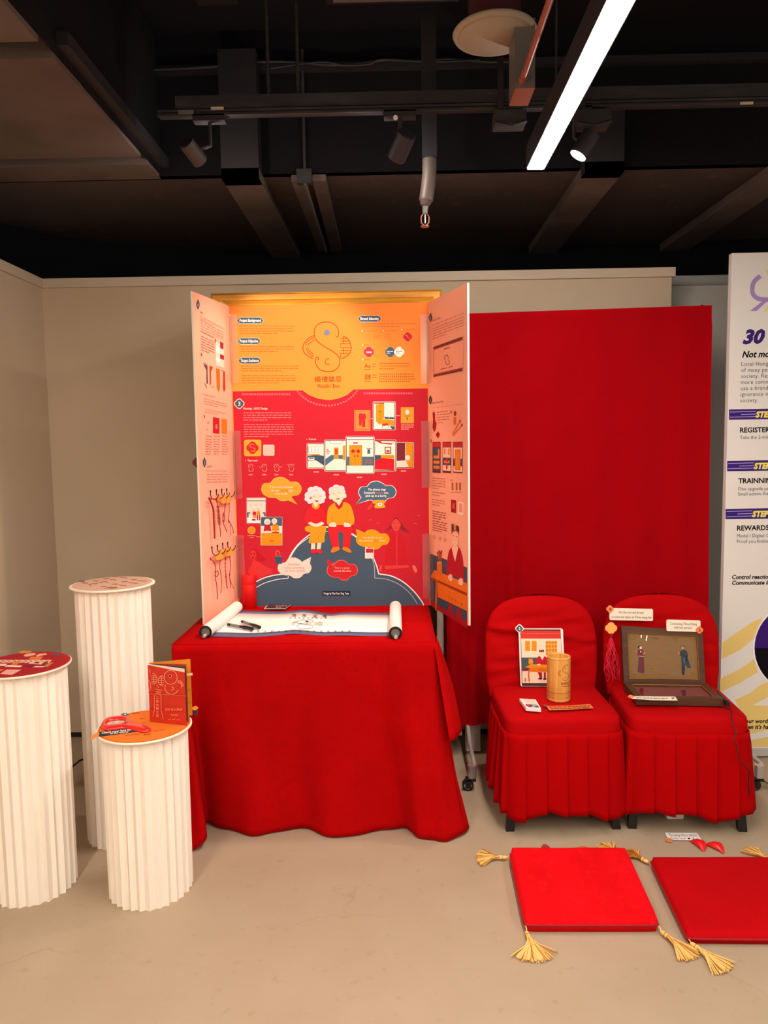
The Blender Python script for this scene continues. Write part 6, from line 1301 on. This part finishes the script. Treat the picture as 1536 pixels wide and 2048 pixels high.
# ================================================================== FLOOR CUSHIONS
def tassel(parent, root, d, L, seed, gold=True, spread=.55, two=False):
    rr = random.Random(seed); d = Vector((d[0], d[1], 0)).normalized(); s_ = Vector((-d.y, d.x, 0)); mb = MB()
    k0 = root+d*.012; kk = Vector((k0.x, k0.y, .012)); 
    mb.tube([root, root.lerp(kk, .6)+s_*.002, kk], .0018, M_goldthread, 5)
    hd = kk+d*.026; mb.tube([kk, kk+d*.006, kk+d*.014, hd], [.004, .0065, .0065, .008], M_goldthread, 10); mb.tube([kk+d*.018+(s_*math.cos(j*math.pi/6)+Vector((0, 0, 1))*math.sin(j*math.pi/6))*.0072 for j in range(12)], .0015, M_goldthread2, 5, True)
    for k in range(210):
        a_ = rr.gauss(0, 1)*spread*.5; a_ = max(-spread, min(spread, a_)); l_ = L*rr.uniform(.86, 1.03); dd = d*math.cos(a_)+s_*math.sin(a_)
        p0 = hd-d*.003+s_*rr.uniform(-.005, .005)+Vector((0, 0, rr.uniform(-.004, .004))); z1 = rr.uniform(.002, .012)
        p1 = hd+d*l_*.4+s_*math.sin(a_)*l_*.30; p1.z = .006+z1*.8; p2 = hd+dd*l_; p2.z = z1*.7+.001; w_ = .0011; sd = Vector((-dd.y, dd.x, 0))*w_
        mt = M_goldthread if rr.random() < (.72 if gold else .2) else M_goldthread2
        mb.add([p0-sd*.6, p0+sd*.6, p1+sd, p1-sd, p2+sd, p2-sd], [(0, 1, 2, 3), (3, 2, 4, 5)], mt)
        if k % 18 == 0: mb.tube([p0, p1+Vector((0, 0, .002)), p2], .0012, mt, 4)
    return mb.build('tassel', parent)
def cushion(label, corners, h, mt, seed, tas):
    c = sum(corners, Vector())/4; t = thing('floor_cushion', label, 'cushion', (c.x, c.y, 0), 0, 'square red floor cushions with gold tassels')
    fl_, fr_, br2, bl2 = corners; rows = []; n = 26
    def pt(u, v): return fl_.lerp(fr_, u).lerp(bl2.lerp(br2, u), v)
    mb = MB(); rr = random.Random(seed)
    def prof(e): return (1-(1-min(e/.020, 1))**3.0)
    top = []; bt = []
    for j in range(n+1):
        v = j/n; rt_ = []; rb_ = []
        for i in range(n+1):
            u = i/n; uu = .5-.5*math.cos(math.pi*u)*1.0; vv = .5-.5*math.cos(math.pi*v)
            uu = .35*u+.65*uu; vv = .35*v+.65*vv
            e = min(uu, 1-uu, vv, 1-vv); p = pt(uu, vv)
            # rounded corner pull
            cu, cv = abs(2*uu-1), abs(2*vv-1); k = 1-.012*max(0, (cu*cv-.8))/.2
            p = c+(p-c)*k
            z = h*.5+h*.5*prof(e)*(1+.05*math.sin(uu*9+seed)*math.sin(vv*7))-0
            rt_.append(Vector((p.x, p.y, z))); rb_.append(Vector((p.x, p.y, h*.5-h*.48*prof(e))))
        top.append(rt_); bt.append(rb_)
    mb.grid(top, mt, True); mb.grid(bt, mt, True, flip=True); mb.build('pad', t)
    bd = [top[0][i] for i in range(n)]+[top[j][n] for j in range(n)]+[top[n][n-i] for i in range(n)]+[top[n-j][0] for j in range(n)]
    MB().tube([Vector((p.x, p.y, h*.5)) for p in bd], .0032, M_piping, 6, True).build('piping', t)
    for k, (ci, d, L, sp, g) in enumerate(tas):
        co_ = corners[ci]; co_ = c+(co_-c)*.985; tassel(t, Vector((co_.x, co_.y, h*.5)), d, L, seed*10+k, g, sp)
zc = .034
K1 = [PZ(x, y, zc) for x, y in ((1049, 1846), (1319, 1846), (1253, 1703), (1019, 1703))]; K1 = [Vector((p.x, p.y, 0)) for p in K1]
K2 = [PZ(x, y, zc) for x, y in ((1374, 1869), (1664, 1872), (1556, 1715), (1300, 1715))]; K2 = [Vector((p.x, p.y, 0)) for p in K2]
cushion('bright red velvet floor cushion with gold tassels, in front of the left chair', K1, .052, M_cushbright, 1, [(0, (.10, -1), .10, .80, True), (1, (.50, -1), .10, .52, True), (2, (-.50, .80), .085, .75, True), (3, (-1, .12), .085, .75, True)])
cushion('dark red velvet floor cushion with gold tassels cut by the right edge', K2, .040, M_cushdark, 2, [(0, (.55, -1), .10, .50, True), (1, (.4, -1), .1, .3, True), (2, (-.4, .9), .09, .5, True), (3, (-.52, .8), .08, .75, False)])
# ================================================================== SMALL THINGS ON THE FLOOR
t = thing('floor_sign', 'small white floor sign with an orange flower behind the cushions', 'sign', PZ(1365, 1672, 0))
mb = MB(); mb.prism([PZ(x, y, .004) for x, y in ((1329, 1665), (1394, 1666), (1404, 1681), (1337, 1680))][::-1], (0, 0, -.004), M_white, mat('sign_edge_dark', '#5A4A44')); o_ = mb.build('card', t)
a = Art((0, 0, .004), (0, 0, 1), base=.0004, step=.0002); a.text('Throwing Moon Blocks', 1337, 1672.5, 7.5, '#5A3A34', 1, width=57, sl=.01); a.text('Positive result', 1341, 1678.6, 6.5, '#5A3A34', 1, width=31, sl=.01); a.ell(1378, 1677, 3, 1.7, '#1A1412', 1); a.arc(1385, 1677, 2.5, 1.8, -90, 90, 1.1, '#1A1412', 1, n=8); a.text('x3', 1391, 1679, 6, '#5A3A34', 1); a.build('lettering', o_)
MB().prism(flower_pts(PZ(1338, 1680, .006), (1, 0, 0), (0, 1, .1), .014), (0, 0, -.002), mat('flower_kraft', '#C87838', rough=.7)).build('flower', t)
def moon(x0, y0, x1, y1, side, label):
    p, q = PZ(x0, y0, 0), PZ(x1, y1, 0); d = q-p; L = d.length; d.normalize(); s_ = Vector((-d.y, d.x, 0))*side; rows = []; n = 20
    for i in range(n+1):
        u = i/n; w = math.sin(math.pi*u)**.75; c0 = p+d*L*u+s_*(.016*(w)-.004); ww = .019*w+.0015; hh = .020*w+.002; row = []
        for j in range(10):
            a_ = 2*math.pi*j/10; row.append(c0+s_*ww*math.cos(a_)+Vector((0, 0, hh*.5+.001+hh*.5*(math.sin(a_) if math.sin(a_) > 0 else math.sin(a_)*.98))))
        rows.append(row)
    mb = MB(); mb.grid(rows, M_redwood, True, True); mb.add(rows[0], [list(range(10))], M_redwood); mb.add(rows[-1], [list(range(10))], M_redwood); tag(mb.build('moon_block'), label, 'moon block', 'red moon blocks on the floor')
moon(1381, 1683, 1409, 1704, 1, 'red crescent moon block nearer the white floor sign'); moon(1411, 1690, 1449, 1708, 1, 'red crescent moon block nearer the dark red cushion')
t = thing('floor_strip', 'orange paper strip with a dark red flower lying behind the bright cushion', 'paper', PZ(1130, 1700, 0))
MB().prism([PZ(x, y-4, .004) for x, y in ((1100, 1700), (1150, 1699), (1165, 1696), (1175, 1698), (1172, 1706), (1105, 1706))][::-1], (0, 0, -.003), mat('kraft_brown', '#B8622A')).build('strip', t)
MB().prism(flower_pts(PZ(1091, 1695, .006), (1, 0, 0), (0, 1, .3), .016), (0, 0, -.002), mat('flower_maroon', '#8A1A20')).build('flower', t)
# cable on the floor by the back wall
MB_ = MB(); MB_.tube(catmull([PZ(120, 1545, .004), PZ(142, 1535, .004), PZ(152, 1527, .004), PZ(170, 1517, .004), PZ(230, 1506, .004), PZ(300, 1504, .004)], 6), .0045, M_cable)
tag(MB_.build('floor_cable'), 'black cable on the floor between the left pedestals', 'cable')
# ================================================================== WHITE INFORMATION BOARD AT THE RIGHT EDGE
yi = 3.45; N_ = Vector((0, -1, 0)); xi = (PY(1464, 505, yi).x+PY(1438, 1480, yi).x)/2; zi1 = PY(1470, 506, yi).z; zi0 = PY(1500, 1496, yi).z
t = thing('information_board', 'tall white information board with purple bands at the right edge', 'display board', (xi+.45, yi, 0))
MB().box(xi, xi+.9, yi, yi+.03, zi0, zi1, mat('board_white', '#E6E1DE', rough=.6)).build('printed_panel', t); pn = bpy.data.objects['printed_panel']
MB().box(xi+.01, xi+.89, yi-.004, yi+.12, PY(1500, 1512, yi).z, zi0, mat('board_base_grey', '#B8B4B0', rough=.6)).build('base', t)
MB().box(xi+.05, xi+.85, yi+.02, yi+.10, 0, PY(1500, 1512, yi).z, M_dark).build('plinth', t)
a = Art((0, yi, 0), N_)
PU = '#3B2478'; LP = '#A98CCC'; YE = '#F0E070'
a.stroke([(1521, 552), (1511, 560), (1505, 572), (1506, 588), (1516, 597), (1532, 599), (1560, 599)], 9, LP, 1, smooth=5); a.poly([(1524, 603), (1534, 603), (1513, 622), (1500, 622)], LP, 2); a.poly([(1530, 540), (1560, 538), (1550, 552), (1538, 552)], '#EAD98A', 2); a.poly([(1540, 606), (1556, 606), (1548, 622), (1528, 622)], '#EAD98A', 2)
a.stroke([(1585, 552), (1572, 575), (1560, 599)], 9, '#EAD98A', 1)
a.text('30 DAYS', 1485, 687, 38, PU, 2, shear=.3, bold=.05, sl=-.03, width=158); a.text('Not more than', 1484, 715, 18, '#0C0A10', 2, shear=.3, bold=.03, sl=-.02, width=104)
for k, s_ in enumerate(('Local Hong Kong', 'of many people', 'society. Research', 'more common to', 'use a brand new', 'ignorance in our', 'society.')): a.text(s_, 1483-k*.4, 732+k*12.1, 11.5, '#5A5A60', 2, space=1.08, sl=-.02, sx=.95)
for y in (818, 921, 1017):
    x0 = 1458-(y-818)*.035; a.poly([(x0, y+1), (1650, y-3), (1650, y+19), (x0, y+21.5)], PU, 1)
    a.stroke([(x0+2, y+6), (x0+54, y+4.6)], 1.3, '#B8A0E0', 2); a.stroke([(x0+24, y+11), (x0+54, y+10)], 1.3, '#B8A0E0', 2); a.stroke([(x0+2, y+16.5), (x0+54, y+15)], 1.3, '#B8A0E0', 2)
    a.text('STEP %d' % (1+(y > 900)+(y > 1000)), x0+53, y+16.5, 16, YE, 3, shear=.25, bold=.06, sl=-.015, sx=.95)
for s_, x, y, h_, c_, b_ in (('REGISTER', 1480, 865, 14, '#0C0A10', .03), ('Take the 2-minute test', 1480, 878, 9.5, '#4A4A50', 0), ('TRAINNING', 1476.5, 966.5, 14, '#0C0A10', .03), ('One upgrade per day', 1476, 981, 9.5, '#4A4A50', 0), ('Small action. Real', 1476, 991, 9.5, '#4A4A50', 0), ('REWARDS', 1474, 1061, 14, '#0C0A10', .03), ('Medal / Digital Certificate', 1474, 1075, 9.5, '#4A4A50', 0), ('Proof you finished', 1474, 1086, 9.5, '#4A4A50', 0)): a.text(s_, x, y, h_, c_, 2, bold=b_, sl=-.015, sx=1.0)
a.text('Control reactions', 1464, 1158, 11.5, '#0C0A10', 2, shear=.25, bold=.03, sl=-.01); a.text('Communicate like', 1464, 1169.5, 11.5, '#0C0A10', 2, shear=.25, bold=.03, sl=-.01)
a.text('your word.', 1484, 1446, 11.5, '#0C0A10', 4, shear=.25, bold=.03); a.text("when it's hard", 1482, 1457.5, 11.5, '#0C0A10', 4, shear=.25, bold=.03)
YL = '#EACB7C'
for y0, y1, w0, w1, e in ((1287, 1236, 34, 40, 1536), (1357, 1318, 30, 28, 1536)):
    pass
a.poly([(1445, 1285), (1475, 1264), (1505, 1244), (1524, 1236), (1516, 1270), (1480, 1300), (1444, 1318)], YL, 1)
a.poly([(1443, 1356), (1480, 1338), (1508, 1318), (1516, 1344), (1480, 1366), (1440, 1384), (1440, 1358)], YL, 1)
a.poly([(1470, 1400), (1500, 1386), (1524, 1368), (1650, 1330), (1650, 1420), (1540, 1392), (1505, 1410), (1536, 1412), (1650, 1430), (1500, 1436), (1488, 1437), (1472, 1404)], YL, 1)
a.poly([(1498, 1468), (1536, 1460), (1650, 1445), (1650, 1455), (1536, 1474), (1503, 1480), (1504, 1494), (1650, 1492), (1650, 1432), (1488, 1432)], YL, 2)
cxr, cyr, rr_ = 1597, 1296, 88
a.ell(cxr, cyr, rr_+3, rr_+3, '#F4F0F4', 4, 48); a.ell(cxr, cyr, rr_, rr_, '#0C0A10', 5, 48)
a.poly([(cxr+rr_*math.cos(t_), cyr+rr_*math.sin(t_)) for t_ in [math.pi+math.pi*k/24 for k in range(25)]], '#3A1A72', 6)
a.build('panel_print', pn)
